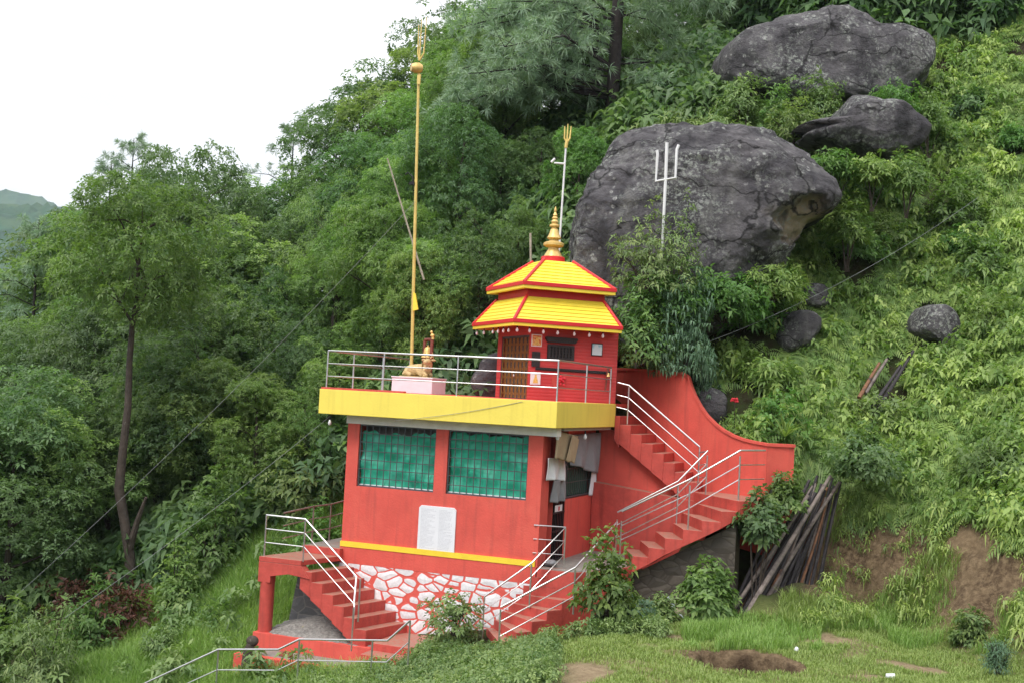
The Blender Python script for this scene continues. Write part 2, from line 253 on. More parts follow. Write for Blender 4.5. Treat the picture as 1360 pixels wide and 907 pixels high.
# ------------------------------------------------------------------ mesh builder and the object tree
ORG = {}; FRM = {}
class MB:
    def __init__(s): s.v = []; s.f = []
    def add(s, vs, fs):
        k = len(s.v); s.v += [tuple(map(float, p)) for p in vs]; s.f += [tuple(i + k for i in f) for f in fs]; return s
    def box(s, x0, x1, y0, y1, z0, z1):
        x0, x1 = sorted((x0, x1)); y0, y1 = sorted((y0, y1)); z0, z1 = sorted((z0, z1))
        return s.add([(x0, y0, z0), (x1, y0, z0), (x1, y1, z0), (x0, y1, z0), (x0, y0, z1), (x1, y0, z1), (x1, y1, z1), (x0, y1, z1)],
                     [(3, 2, 1, 0), (4, 5, 6, 7), (0, 1, 5, 4), (1, 2, 6, 5), (2, 3, 7, 6), (3, 0, 4, 7)])
    def prism(s, poly, z0, z1):
        n = len(poly)
        a = sum(poly[i][0] * poly[(i + 1) % n][1] - poly[(i + 1) % n][0] * poly[i][1] for i in range(n))
        if a < 0: poly = poly[::-1]
        z0s = (z0[::-1] if a < 0 else z0) if isinstance(z0, (list, tuple)) else [z0] * n
        return s.add([(p[0], p[1], z0s[i]) for i, p in enumerate(poly)] + [(p[0], p[1], z1) for p in poly],
                     [tuple(range(n - 1, -1, -1)), tuple(range(n, 2 * n))] + [(i, (i + 1) % n, n + (i + 1) % n, n + i) for i in range(n)])
    def prism_y(s, poly, y0, y1):                      # polygon in xz pushed along y; y may differ along x through a callable
        n = len(poly); a = sum(poly[i][0] * poly[(i + 1) % n][1] - poly[(i + 1) % n][0] * poly[i][1] for i in range(n))
        if a < 0: poly = poly[::-1]
        f0 = y0 if callable(y0) else (lambda x: y0); f1 = y1 if callable(y1) else (lambda x: y1)
        return s.add([(p[0], f0(p[0]), p[1]) for p in poly] + [(p[0], f1(p[0]), p[1]) for p in poly],
                     [tuple(range(n)), tuple(range(2 * n - 1, n - 1, -1))] + [(i, n + i, n + (i + 1) % n, (i + 1) % n) for i in range(n)])
    def tube(s, pts, r, n=8, cap=True):
        pts = [Vector(p) for p in pts]; rs = r if isinstance(r, (list, tuple)) else [r] * len(pts)
        T = [((pts[min(i + 1, len(pts) - 1)] - pts[i]).normalized() + (pts[i] - pts[max(i - 1, 0)]).normalized()).normalized() for i in range(len(pts))]
        u = T[0].orthogonal().normalized(); V = []
        for i, p in enumerate(pts):
            u = (u - T[i] * u.dot(T[i])); u = u.normalized() if u.length > 1e-6 else T[i].orthogonal().normalized(); w = T[i].cross(u)
            V += [p + (u * math.cos(2 * math.pi * j / n) + w * math.sin(2 * math.pi * j / n)) * rs[i] for j in range(n)]
        F = [(i * n + j, i * n + (j + 1) % n, (i + 1) * n + (j + 1) % n, (i + 1) * n + j) for i in range(len(pts) - 1) for j in range(n)]
        if cap: F += [tuple(range(n - 1, -1, -1)), tuple(range((len(pts) - 1) * n, len(pts) * n))]
        return s.add(V, F)
    def lathe(s, prof, c, n=20, lobes=None):
        V = []
        for i, (r, z) in enumerate(prof):
            for j in range(n):
                a = 2 * math.pi * j / n; k = 1 + (0.09 * abs(math.cos(a * 5)) if lobes and i in lobes else 0)
                V.append((c[0] + r * k * math.cos(a), c[1] + r * k * math.sin(a), c[2] + z))
        F = [(i * n + j, i * n + (j + 1) % n, (i + 1) * n + (j + 1) % n, (i + 1) * n + j) for i in range(len(prof) - 1) for j in range(n)]
        F += [tuple(range(n - 1, -1, -1)), tuple(range((len(prof) - 1) * n, len(prof) * n))]
        return s.add(V, F)
    def ell(s, c, r, n=12, m_=8):
        prof = [(math.sin(math.pi * i / m_) or 1e-4, -math.cos(math.pi * i / m_)) for i in range(m_ + 1)]
        V = [(c[0] + p[0] * r[0] * math.cos(2 * math.pi * j / n), c[1] + p[0] * r[1] * math.sin(2 * math.pi * j / n), c[2] + p[1] * r[2]) for p in prof for j in range(n)]
        return s.add(V, [(i * n + j, i * n + (j + 1) % n, (i + 1) * n + (j + 1) % n, (i + 1) * n + j) for i in range(m_) for j in range(n)])
    def sheet(s, fn, nu, nv, thick=0.0):               # fn(u,v) -> point
        V = [fn(i / nu, j / nv) for j in range(nv + 1) for i in range(nu + 1)]
        return s.add(V, [(j * (nu + 1) + i, j * (nu + 1) + i + 1, (j + 1) * (nu + 1) + i + 1, (j + 1) * (nu + 1) + i) for j in range(nv) for i in range(nu)])
    def build(s, name, m_, parent=None, bevel=0.0, smooth=False, solid=0.0, frame=None, org=(0, 0, 0)):
        if parent is not None: org = ORG[parent.name]
        me = bpy.data.meshes.new(name)
        me.from_pydata([(p[0] - org[0], p[1] - org[1], p[2] - org[2]) for p in s.v], [], s.f); me.validate()
        o = bpy.data.objects.new(name, me); C.objects.link(o); me.materials.append(m_)
        if smooth: me.polygons.foreach_set('use_smooth', [True] * len(me.polygons)); me.set_sharp_from_angle(angle=math.radians(40))
        if parent is not None: o.parent = parent
        else:
            fr = frame or WF; o.location = fr.w(org); o.rotation_euler = (0, 0, fr.rot)
        ORG[o.name] = org; FRM[o.name] = frame
        if solid: q = o.modifiers.new('thickness', 'SOLIDIFY'); q.thickness = solid; q.offset = 0
        if bevel: q = o.modifiers.new('edges', 'BEVEL'); q.width = bevel; q.segments = 2; q.limit_method = 'ANGLE'
        return o
def tag(o, label=None, cat=None, group=None, kind=None):
    if label: o['label'] = label
    if cat: o['category'] = cat
    if group: o['group'] = group
    if kind: o['kind'] = kind
    return o
def thing(name, label, cat, org, frame=B, group=None):
    o = bpy.data.objects.new(name, None); C.objects.link(o); o.empty_display_size = 0.2
    o.location = frame.w(org); o.rotation_euler = (0, 0, frame.rot); ORG[o.name] = tuple(org); FRM[o.name] = frame
    return tag(o, label, cat, group)
def wall_holes(mb, x0, x1, z0, z1, holes, y0, y1):     # one wall slab with real openings (front at y0)
    xs = sorted({x0, x1, *[h[0] for h in holes], *[h[1] for h in holes]}); zs = sorted({z0, z1, *[h[2] for h in holes], *[h[3] for h in holes]})
    solid = lambda i, j: 0 <= i < len(xs) - 1 and 0 <= j < len(zs) - 1 and not any(h[0] <= (xs[i] + xs[i + 1]) / 2 <= h[1] and h[2] <= (zs[j] + zs[j + 1]) / 2 <= h[3] for h in holes)
    for i in range(len(xs) - 1):
        for j in range(len(zs) - 1):
            if not solid(i, j): continue
            a, b, c, d = xs[i], xs[i + 1], zs[j], zs[j + 1]
            mb.add([(a, y0, c), (b, y0, c), (b, y0, d), (a, y0, d)], [(0, 1, 2, 3)]); mb.add([(a, y1, c), (b, y1, c), (b, y1, d), (a, y1, d)], [(3, 2, 1, 0)])
            if not solid(i - 1, j): mb.add([(a, y0, c), (a, y1, c), (a, y1, d), (a, y0, d)], [(3, 2, 1, 0)])
            if not solid(i + 1, j): mb.add([(b, y0, c), (b, y1, c), (b, y1, d), (b, y0, d)], [(0, 1, 2, 3)])
            if not solid(i, j - 1): mb.add([(a, y0, c), (b, y0, c), (b, y1, c), (a, y1, c)], [(3, 2, 1, 0)])
            if not solid(i, j + 1): mb.add([(a, y0, d), (b, y0, d), (b, y1, d), (a, y1, d)], [(0, 1, 2, 3)])
    return mb

# ------------------------------------------------------------------ terrain
CP = [  # world control points of the ground
 (1.8, 20, 0), (1.6, 23, 0), (1.9, 26, 0), (4, 18, 0), (4, 23, 0), (4, 27, 0), (8, 18, .1), (8, 23, 0), (8, 26.4, 0), (12, 18, .3), (11, 23.5, 0), (3.4, 28.5, 0), (4.6, 30.2, .15), (5.6, 28.4, 0),
 (2.6, 28, -.1), (6.2, 29.3, .05), (8.9, 30.0, .1), (10.0, 28.9, .1), (10.6, 27.3, .1), (11.3, 26.0, .1), (13, 24.5, .3),
 (8.0, 32.2, 2.0), (9.6, 31.4, 1.95), (11.1, 29.7, 2.1), (11.9, 28.2, 2.1), (13.3, 27, 2.3), (16, 25.5, 3.0),
 (0.6, 26.3, -.55), (-0.2, 27.3, -.75), (-1.5, 26.4, -1.1), (-3.2, 26.6, -1.45), (-1.7, 28.9, -.95), (-4.4, 29.2, -1.3), (-5.5, 28.4, -1.75), (-8.3, 28.4, -3.1),
 (0.4, 23, -.35), (-1.5, 23, -1.2), (-3.5, 24, -1.9), (-6, 24, -3), (-2, 19, -1.2), (-9, 24, -4.6), (-5, 18, -3.5),
 (-7.5, 31, -1.6), (-8.8, 33, -1.9), (-11, 30, -3.0), (-6.7, 33, -.4), (-5.6, 35, 1.2), (-11.4, 36, -1.6), (-8.5, 36, -.2), (-14, 33, -3.4), (-13, 40, -1.6),
 (-4, 36.5, 3.0), (-2, 36.5, 4.2), (0, 36, 4.9), (2, 35.5, 5.2), (3.6, 34.6, 5.5), (5.2, 33.2, 4.6), (7.0, 32.6, 3.9),
 (6.9, 34.0, 5.5), (7.6, 36.5, 8.2), (9, 38.5, 10.4), (11.4, 35.5, 6.3), (14, 33.6, 6.3), (12.6, 40, 11.4), (16.2, 39.5, 11.5), (9, 42, 14.2), (6, 41, 13.6), (3, 39.5, 10.8), (0.8, 40, 9.0),
 (18, 44, 18.0), (21, 47, 21.2), (13, 49, 20.9), (12.4, 45.5, 17.4), (4, 47, 16.4), (8, 50, 19.5), (-3, 41, 5.6), (-3.7, 49, 10.5), (-10, 48, 2.2), (-18, 48, -2.5), (-26, 60, -4), (-10, 62, 5), (2, 60, 18), (16, 62, 27), (30, 50, 26), (20, 32, 9), (24, 26, 7),
 (0, 10, .9), (10, 10, .8), (-10, 12, -3), (0, 0, 3.4), (14, 0, 3.6), (-14, 0, 1.0), (-30, 30, -9), (-40, 80, -18), (45, 80, 40), (0, 95, 24), (-60, 50, -24)]
CPL = [(-3, .3, -5.95), (-4.5, 2.5, -4.9), (-2, 2.5, -4.6), (-3, 4.6, -4.4), (-5.6, 4.6, -4.4), (.2, 4.5, -4.7), (.2, 2, -4.9), (1.5, 4.6, -4.7), (2.6, 4.5, -3.5), (1.7, 2.9, -4.75), (3.2, 2.3, -4.95), (4.3, 2.9, -4.75), (3.6, 3.9, -4.0), (4.3, 4.1, -3.0), (5.0, 4.8, -1.9),
 (-6.6, -.6, -6.45), (-7.4, -.9, -6.6), (-7.1, .8, -6.3), (-5.9, .3, -6.3), (-6.6, 2.4, -5.4), (-6.8, 4.4, -4.3), (-5, -1, -6.5), (.8, 5.6, -1.6), (2.0, 5.0, -2.9), (1.2, 7.7, .2), (3, 6.9, -.7), (4.6, 5.9, -1.2), (.2, 6.5, -1.3), (1.1, 6.2, -2.0), (2.2, 5.5, -3.1), (3.2, 4.9, -3.2), (1.9, 3.9, -4.15), (1.2, 3.9, -4.65), (-1.5, -.5, -5.75), (.9, .4, -5.3), (1.6, 1.6, -5.05)]
CP += [tuple(B.w(p)) for p in CPL]
# the hollow the pole pile leans into
CP += [tuple(at(*p)) for p in ((1005, 795, 30.5), (1075, 795, 31.2), (1030, 750, 30.9), (1090, 745, 31.5), (1055, 700, 31.3), (1108, 695, 31.9), (1075, 655, 31.8), (1120, 652, 32.3), (1130, 610, 33.2), (1092, 610, 32.9))]
CPa = np.array(CP, float)
def _solve():
    n = len(CPa); D = np.linalg.norm(CPa[:, None, :2] - CPa[None, :, :2], axis=2); A = np.zeros((n + 3, n + 3)); A[:n, :n] = -D - 0.12 * np.eye(n)
    A[:n, n] = 1; A[:n, n + 1:] = CPa[:, :2]; A[n, :n] = 1; A[n + 1:, :n] = CPa[:, :2].T
    return np.linalg.solve(A, np.concatenate([CPa[:, 2], [0, 0, 0]]))
_w = _solve()
PIT = (5.03, 23.3)
pitw = WF.onZ(992, 879, 0.0); PIT = (pitw[0], pitw[1])
def sm(a, b, x): t = np.clip((x - a) / (b - a), 0, 1); return t * t * (3 - 2 * t)
def wob(x, y, f, s=0.0): return np.sin(x * f + 1.3 * np.sin(y * f * .7 + s) + s) * np.cos(y * f * 1.1 + 1.7 * np.sin(x * f * .6 - s))
def Hn(x, y):
    x = np.atleast_1d(np.asarray(x, float)); y = np.atleast_1d(np.asarray(y, float)); out_ = np.empty(len(x))
    for i in range(0, len(x), 20000):
        xs, ys = x[i:i + 20000], y[i:i + 20000]; n = len(CPa)
        D = np.sqrt((xs[:, None] - CPa[None, :, 0]) ** 2 + (ys[:, None] - CPa[None, :, 1]) ** 2)
        out_[i:i + 20000] = -D @ _w[:n] + _w[n] + _w[n + 1] * xs + _w[n + 2] * ys
    far = sm(70, 150, np.hypot(x, y - 30)); out_ = out_ * (1 - far) + far * (-28)
    out_ += 0.05 * wob(x, y, 1.9) + 0.025 * wob(x, y, 5.3, 2.) + 0.16 * sm(0.5, 3, out_) * wob(x, y, 1.1, 4.)
    bank = sm(0.15, 0.7, out_) * (1 - sm(2.2, 3.2, out_)) * sm(6.9, 7.9, x) * (1 - sm(32, 33.8, y)); out_ += bank * (0.16 * wob(x, y, 4.7, 1.) + 0.10 * wob(x, y, 9.0, 3.) + .06 * wob(x, y, 15., 2.))
    r = np.hypot((x - PIT[0]) / 1.05, (y - PIT[1]) / 0.9) * (1 + 0.06 * np.sin(5 * np.arctan2(y - PIT[1], x - PIT[0])) + .07 * wob(x, y, 5.5, 2.))
    out_ -= 1.0 * (1 - sm(0.80, 1.0, r)); out_ += 0.05 * np.exp(-((r - 1.25) / .18) ** 2)
    lim = np.maximum(0.0, 2.2 * (y - (30.35 + .22 * (x - 6)))) - .12; mk = sm(5.4, 6.0, x) * (1 - sm(9.0, 9.9, x)) * (1 - sm(31.9, 32.9, y)) * sm(29.0, 29.6, y)
    out_ -= mk * np.maximum(0, out_ - lim)                # the hollow behind the pole pile
    return out_
def H(x, y): return float(Hn([x], [y])[0])

def hit(px, py, lo=19.0, hi=70.0):                   # where a pixel's ray meets the ground
    d = np.arange(lo, hi, .1); r = ray(px, py); r = r / r[1]; g = Hn(r[0] * d, d); k = np.where(r[2] * d + CAMZ < g)[0]
    return float(d[k[0]]) if len(k) else hi
def axis(lo, a, b, hi, fine, mid, far, c=None, hw=1.5):
    L_ = sorted(set(np.round(np.arange(a, b + 1e-6, fine), 4)) | (set(np.round(np.arange(c - hw, c + hw, .05), 4)) if c else set())); x = a; st = mid
    while x > lo: x -= st; st = min(st * 1.25, far); L_.insert(0, x)
    x = b; st = mid
    while x < hi: x += st; st = min(st * 1.25, far); L_.append(x)
    return np.array(L_)
gx = axis(-2500, -15, 17, 2500, 0.2, 0.6, 180, PIT[0]); gy = axis(-1500, 19, 36, 3200, 0.2, 0.6, 180, PIT[1])
X, Y = np.meshgrid(gx, gy); Z = Hn(X.ravel(), Y.ravel())
nx, ny = len(gx), len(gy); idx = np.arange(nx * ny).reshape(ny, nx)
gv = np.stack([X.ravel(), Y.ravel(), Z], 1); gf = np.stack([idx[:-1, :-1].ravel(), idx[:-1, 1:].ravel(), idx[1:, 1:].ravel(), idx[1:, :-1].ravel()], 1)
def np_mesh(name, v, f, attrs=None, smooth=False):
    me = bpy.data.meshes.new(name); v = np.ascontiguousarray(v, np.float32); f = np.ascontiguousarray(f, np.int32); k = f.shape[1]
    me.vertices.add(len(v)); me.vertices.foreach_set('co', v.ravel()); me.loops.add(f.size); me.loops.foreach_set('vertex_index', f.ravel())
    me.polygons.add(len(f)); me.polygons.foreach_set('loop_start', np.arange(0, f.size, k, dtype=np.int32))
    if smooth: me.polygons.foreach_set('use_smooth', np.ones(len(f), bool))
    for nm, dat in (attrs or {}).items(): me.attributes.new(nm, 'FLOAT', 'POINT').data.foreach_set('value', np.ascontiguousarray(dat, np.float32))
    me.update(calc_edges=True); return me
def lawn_mask(x, y): return sm(0.6, 1.6, x) * (1 - sm(0.25, 0.8, np.abs(Hn(x, y) - 0.0))) * (1 - sm(32.5, 34, y + .2 * x))
bankm = sm(0.05, 0.5, Z) * (1 - sm(2.4, 3.4, Z)) * sm(6.9, 7.9, gv[:, 0]) * (1 - sm(32.5, 33.8, gv[:, 1] + .1 * (gv[:, 0] - 8)))
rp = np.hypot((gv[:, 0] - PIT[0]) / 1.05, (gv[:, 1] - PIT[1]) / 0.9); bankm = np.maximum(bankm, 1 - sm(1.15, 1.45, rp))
litter = np.clip(sm(35.5, 38, gv[:, 1]) * (1 - sm(2, 5, gv[:, 0])) + sm(43, 46, gv[:, 1]), 0, 1)
BARE = [(*WF.onZ(px, py, 0.0)[:2], rx, ry) for px, py, rx, ry in ((758, 888, .85, 1.1), (738, 902, .6, .8), (880, 846, .9, .35), (1090, 852, .9, .5), (1215, 878, .9, .4), (1000, 858, .7, .3), (1150, 896, .6, .3))]
def barev(x, y):
    b_ = np.zeros(len(x))
    for (cx3, cy3, rx, ry) in BARE: b_ = np.maximum(b_, 1 - sm(.55, 1.2, np.hypot((x - cx3) / rx, (y - cy3) / ry) + .22 * wob(x, y, 4.2, 1.) + .15 * wob(x, y, 9., 3.)))
    return np.maximum(b_, .55 * sm(.45, .9, wob(x, y, 1.35, 2.) + .6 * wob(x, y, 3.1, 5.)))
def ground_mat():
    M = bpy.data.materials.new('ground_soil_and_turf'); M.use_nodes = True; t = M.node_tree; n = t.nodes; L = t.links.new; b = n['Principled BSDF']; g = n.new('ShaderNodeNewGeometry')
    def nz(s, d=7, r=0.65):
        k = n.new('ShaderNodeTexNoise'); k.inputs['Scale'].default_value = s; k.inputs['Detail'].default_value = d; k.inputs['Roughness'].default_value = r; L(g.outputs['Position'], k.inputs[0]); return k.outputs[0]
    def rng(v, a, bb, c=0.0, d=1.0):
        k = n.new('ShaderNodeMapRange'); k.inputs[1].default_value = a; k.inputs[2].default_value = bb; k.inputs[3].default_value = c; k.inputs[4].default_value = d; L(v, k.inputs[0]); return k.outputs[0]
    def mixc(f, a, c):
        k = n.new('ShaderNodeMix'); k.data_type = 'RGBA'; L(f, k.inputs[0])
        for s_, q in ((6, a), (7, c)):
            if isinstance(q, tuple): k.inputs[s_].default_value = (*q, 1)
            else: L(q, k.inputs[s_])
        return k.outputs[2]
    def att(nm): a = n.new('ShaderNodeAttribute'); a.attribute_name = nm; return a.outputs['Fac']
    turf = mixc(rng(nz(0.55), 0.55, 0.66), mixc(rng(nz(5), .35, .65), (0.13, 0.165, 0.05), (0.20, 0.225, 0.08)), (0.40, 0.30, 0.19))
    soil = mixc(rng(nz(6, 9, .75), 0.42, 0.62), mixc(rng(nz(0.8), .4, .6), (0.10, 0.066, 0.042), (0.20, 0.14, 0.085)), (0.29, 0.21, 0.13))
    lit = mixc(rng(nz(4), .35, .65), (0.030, 0.024, 0.017), (0.060, 0.050, 0.028))
    under = mixc(rng(nz(4), .35, .65), (0.045, 0.036, 0.022), (0.05, 0.072, 0.024))
    turf = mixc(att('bare'), turf, mixc(rng(nz(6), .3, .7), (0.26, 0.19, 0.12), (0.44, 0.34, 0.22))); o = mixc(att('lawn'), under, turf); o = mixc(att('bank'), o, soil); o = mixc(att('pit'), o, mixc(rng(nz(9), .3, .7), (0.05, 0.032, 0.022), (0.13, 0.088, 0.055))); o = mixc(att('litter'), o, lit)  # the pit mask darkens the hole's soil: its inner shade painted into the colour
    L(o, b.inputs['Base Color']); b.inputs['Roughness'].default_value = 0.95; b.inputs['Specular IOR Level'].default_value = 0.1
    bp = n.new('ShaderNodeBump'); bp.inputs['Strength'].default_value = 1.0; bp.inputs['Distance'].default_value = 0.16; L(nz(5, 12, 0.75), bp.inputs['Height']); L(bp.outputs[0], b.inputs['Normal'])
    return M
lawnm = lawn_mask(gv[:, 0], gv[:, 1]); barem = barev(gv[:, 0], gv[:, 1]) * lawnm
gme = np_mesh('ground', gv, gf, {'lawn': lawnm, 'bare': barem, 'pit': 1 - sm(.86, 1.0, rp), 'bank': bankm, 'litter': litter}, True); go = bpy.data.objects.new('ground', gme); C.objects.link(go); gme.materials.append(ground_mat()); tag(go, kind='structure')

# far wooded hills across the valley
def far_hill(name, d, x0, x1, prof, depth, m_, seed, nxx=220, nyy=60):
    xs = np.linspace(x0, x1, nxx); ts = np.linspace(0, 1, nyy); XX, TT = np.meshgrid(xs, ts)
    top = np.interp(XX.ravel(), [p[0] for p in prof], [p[1] for p in prof]); t_ = TT.ravel()
    z = -60 + (top + 60) * np.sin(np.clip(t_, 0, 1) * math.pi) ** 0.8; y = d - depth / 2 + depth * t_
    rng_ = np.random.default_rng(seed); q = d / 1400.
    z = z + q * (7 * wob(XX.ravel(), y, 0.035 / q, seed) + 3.5 * wob(XX.ravel(), y, .09 / q, seed + 1)) + rng_.normal(0, 2.0 * q, len(z))
    ii = np.arange(nxx * nyy).reshape(nyy, nxx); f = np.stack([ii[:-1, :-1].ravel(), ii[:-1, 1:].ravel(), ii[1:, 1:].ravel(), ii[1:, :-1].ravel()], 1)
    me = np_mesh(name, np.stack([XX.ravel(), y, z], 1), f, None, True); o = bpy.data.objects.new(name, me); C.objects.link(o); me.materials.append(m_); return tag(o, kind='structure')
m_hill = mat('far_forest_canopy', (0.030, 0.072, 0.040), 0.9, spec=0.05, var=0.45, vscale=0.045, bump=1.0, bscale=0.08, col2=(0.060, 0.105, 0.050), c2scale=0.016, c2lo=0.45, c2hi=0.6)
def hp(pts, d): return [(at(px, py, d).x, at(px, py, d).z) for px, py in pts]
far_hill('far_hill', 1400, -1100, -250, hp([(-420, 330), (-150, 255), (0, 284), (40, 284), (70, 287), (110, 294), (150, 330), (260, 430), (420, 520)], 1400), 900, m_hill, 3)
far_hill('far_hill', 2400, -2000, 100, hp([(-420, 250), (-100, 252), (30, 263), (80, 273), (130, 280), (200, 300), (320, 380), (600, 500)], 2400), 900, m_hill, 8)

# ------------------------------------------------------------------ the hall
hall = thing('temple_hall', 'two-level red hillside hall with a thick yellow roof terrace and green covered windows', 'building', (-3, 0.56, -5.8))
XL, XR, YF, YB = -5.78, -0.50, 0.56, 4.75
w1 = (-5.45, -3.31, -2.40, -0.84); w2 = (-2.98, -0.87, -2.40, -0.84)
wall_holes(MB(), XL, XR - 0.003, -3.80, -0.84, [w1, w2], YF, YF + 0.23).build('front_wall', m_red, hall)
MB().box(XL - .02, XR - .02, YF - 0.03, YF + 0.23, -5.95, -3.94).build('stone_base', m_painted, hall)
MB().box(XL - .02, XR - .02, YF - 0.035, YF + .2, -4.34, -3.93).build('base_course', m_red, hall)
MB().box(XL - .01, XR - .05, YF - 0.05, YF + .2, -3.93, -3.80).build('yellow_stripe', m_stripe, hall)
MB().box(XL - .03, -0.15, YF - 0.04, YF + .24, -0.838, -0.62).build('beam', m_greybeam, hall)
MB().box(XR - .33, XR, YF + .001, YF + .55, -3.95, -0.842).build('column', m_red, hall)
MB().box(XL, XL + .2, YF + .232, YB, -5.9, -.63).build('side_wall', m_red, hall)
# side with the gate and a window: wall in the plane x = XR
sw = MB(); wall_holes(sw, 1.5, YB, -4.0, -0.63, [(1.52, 2.45, -3.99, -0.66), (2.45, 4.62, -2.46, -0.95)], 0, 0.2)
sw.v = [(XR - 0.02 - p[1], p[0], p[2]) for p in sw.v]; sw.f = [f[::-1] for f in sw.f]
sw.build('gate_side_wall', m_red, hall)
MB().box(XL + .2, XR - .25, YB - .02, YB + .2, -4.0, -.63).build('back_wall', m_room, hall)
MB().box(XL + .21, 0.75, YF + .24, YB + .3, -4.15, -3.95).build('floor', m_conc, hall)
# roof terrace slab
sl = MB(); sl.prism([(-6.33, -0.02), (0.0, -0.02), (0.0, 4.78), (-6.33, 5.3)], -0.622, -0.006); sl.build('roof_slab', m_yel, hall, bevel=0.012)
MB().prism([(-6.2, 0.14), (-0.12, 0.14), (-0.12, 6.5), (-6.2, 6.5)], -0.1, 0.0).build('terrace_floor', m_red, hall)
MB().box(-6.3, -4.0, 0.0, 0.16, -0.004, 0.045).build('kerb', m_red, hall)
MB().box(XL, -0.1, YF + .3, YB, -.70, -.625).build('ceiling', m_ceil, hall)
random.seed(5)
def window(w, sag, seed):
    x0, x1, z0, z1 = w; y = YF + 0.07
    fr = MB(); t_ = 0.035
    for a in ((x0, x1, y - .02, y + .03, z0, z0 + t_), (x0, x1, y - .02, y + .03, z1 - t_, z1), (x0, x0 + t_, y - .02, y + .03, z0 + t_, z1 - t_), (x1 - t_, x1, y - .02, y + .03, z0 + t_, z1 - t_)): fr.box(*a)
    wo = fr.build('window', m_greyiron, hall)
    g = MB(); n = 12
    for i in range(1, n): xx = x0 + (x1 - x0) * i / n; g.box(xx - .009, xx + .009, y - .012, y + .006, z0 + t_, z1 - t_)
    for j in range(1, 7): zz = z0 + (z1 - z0) * j / 7; g.box(x0 + t_, x1 - t_, y - .018, y - .0125, zz - .010, zz + .010)
    g.build('grille', m_greyiron, wo)
    r = random.Random(seed); ph = [r.uniform(0, 6) for _ in range(8)]
    def fn(u, v):
        top = z1 - .05 - sag * (0.35 + .65 * math.sin(u * math.pi * 0.9 + .4)) - 0.03 * math.sin(u * 21 + ph[0]) - 0.02 * math.sin(u * 47 + ph[1])
        z = z0 + .03 + (top - z0 - .03) * v
        return (x0 + .02 + (x1 - x0 - .04) * u, y + .09 + 0.03 * math.sin(u * 9 + v * 7 + ph[2]) + 0.018 * math.sin(u * 23 - v * 13 + ph[3]) + 0.02 * math.sin(v * 17 + u * 5 + ph[4]), z)
    MB().sheet(fn, 60, 40).build('tarpaulin', m_tarp, wo, smooth=True)
    MB().box(x0 + .03, x1 - .03, y + .03, y + .06, z0 + .02, z0 + .055).build('sill_cloth', m_cloth, wo)
window(w1, 0.16, 3); window(w2, 0.02, 11)
# side window with netting and bars
xs_ = XR - 0.06
sf = MB()
for a in ((2.47, 2.50, -2.44, -.97), (4.57, 4.60, -2.44, -.97)): sf.box(xs_ - .03, xs_ + .03, *a)
for a in ((2.5, 4.57, -2.44, -2.40), (2.5, 4.57, -1.0, -.97)): sf.box(xs_ - .03, xs_ + .03, *a)
swn = sf.build('window', m_greyiron, hall)
g = MB()
for i in range(1, 13): yy = 2.5 + 2.07 * i / 13; g.box(xs_ - .008, xs_ + .008, yy - .01, yy + .01, -2.4, -1.0)
for j in range(1, 4): zz = -2.4 + 1.4 * j / 4; g.box(xs_ + .009, xs_ + .016, 2.5, 4.57, zz - .01, zz + .01)
g.build('grille', m_greyiron, swn)
MB().box(xs_ - .09, xs_ - .07, 2.5, 4.57, -2.4, -1.0).build('netting', m_tarpdk, swn)
# iron gate
gt = MB(); gx_ = XR - 0.04
for i in range(8): yy = 1.56 + .85 * i / 7; gt.box(gx_ - .014, gx_ + .014, yy - .014, yy + .014, -3.93, -2.2)
for z in (-3.9, -3.2, -2.75, -2.25): gt.box(gx_ + .015, gx_ + .03, 1.54, 2.43, z - .022, z + .022)
gate = gt.build('gate', m_black, hall)
MB().box(gx_ + .031, gx_ + .036, 1.66, 2.2, -2.72, -2.56).build('gate_plate', m_white, gate)
MB().box(gx_ + .037, gx_ + .040, 1.9, 2.0, -2.70, -2.60).build('plate_mark', m_flower, gate)
for zz in (-1.35, -.95): pass
MB().box(gx_ - .02, gx_ + .02, 1.52, 2.44, -1.62, -1.56).build('gate_lintel', m_greyiron, hall)
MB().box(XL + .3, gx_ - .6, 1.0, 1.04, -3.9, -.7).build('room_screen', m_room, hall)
# inscription slab set in the front wall
pl = MB(); px0, px1, pz0, pz1 = -3.65, -2.65, -3.80, -2.725
pl.prism_y([(px0, pz0), (px1, pz0), (px1, pz1 - .06), (px1 - .06, pz1), (px0 + .06, pz1), (px0, pz1 - .06)], YF - .035, YF + .01)
def plaque_mat():
    M = mat('white_marble_inscription', (0.74, 0.75, 0.80), 0.4, var=0.04).copy(); M.name = 'white_marble_inscription'; t = M.node_tree; n = t.nodes; L = t.links.new; b = n['Principled BSDF']
    return M
plo = pl.build('inscription_slab', plaque_mat(), hall, bevel=.006)
m_ink = mat('engraved_ink', (0.30, 0.31, 0.36), 0.7)
ink = MB(); r = random.Random(4)
for col in (0, 1):
    x_l = px0 + .07 + col * .49
    for row in range(30):
        z = pz1 - .085 - row * .0325; x = x_l
        end = x_l + (.40 if col == 0 else .36) * (r.uniform(.75, 1) if r.random() < .8 else r.uniform(.3, .6))
        while x < end:                                   # short strokes of a tiny carved script with its head line
            w_ = r.uniform(.008, .03); ink.add([(x, YF - .0365, z), (x + w_, YF - .0365, z), (x + w_, YF - .0365, z + .004), (x, YF - .0365, z + .004)], [(0, 1, 2, 3)])
            xx = x + r.uniform(0, w_ * .6); ink.add([(xx, YF - .0368, z - .013), (xx + .004, YF - .0368, z - .013), (xx + .004, YF - .0368, z - .001), (xx, YF - .0368, z - .001)], [(0, 1, 2, 3)])
            x += w_ + r.uniform(.006, .02)
tag(ink.build('inscription', m_ink, plo))

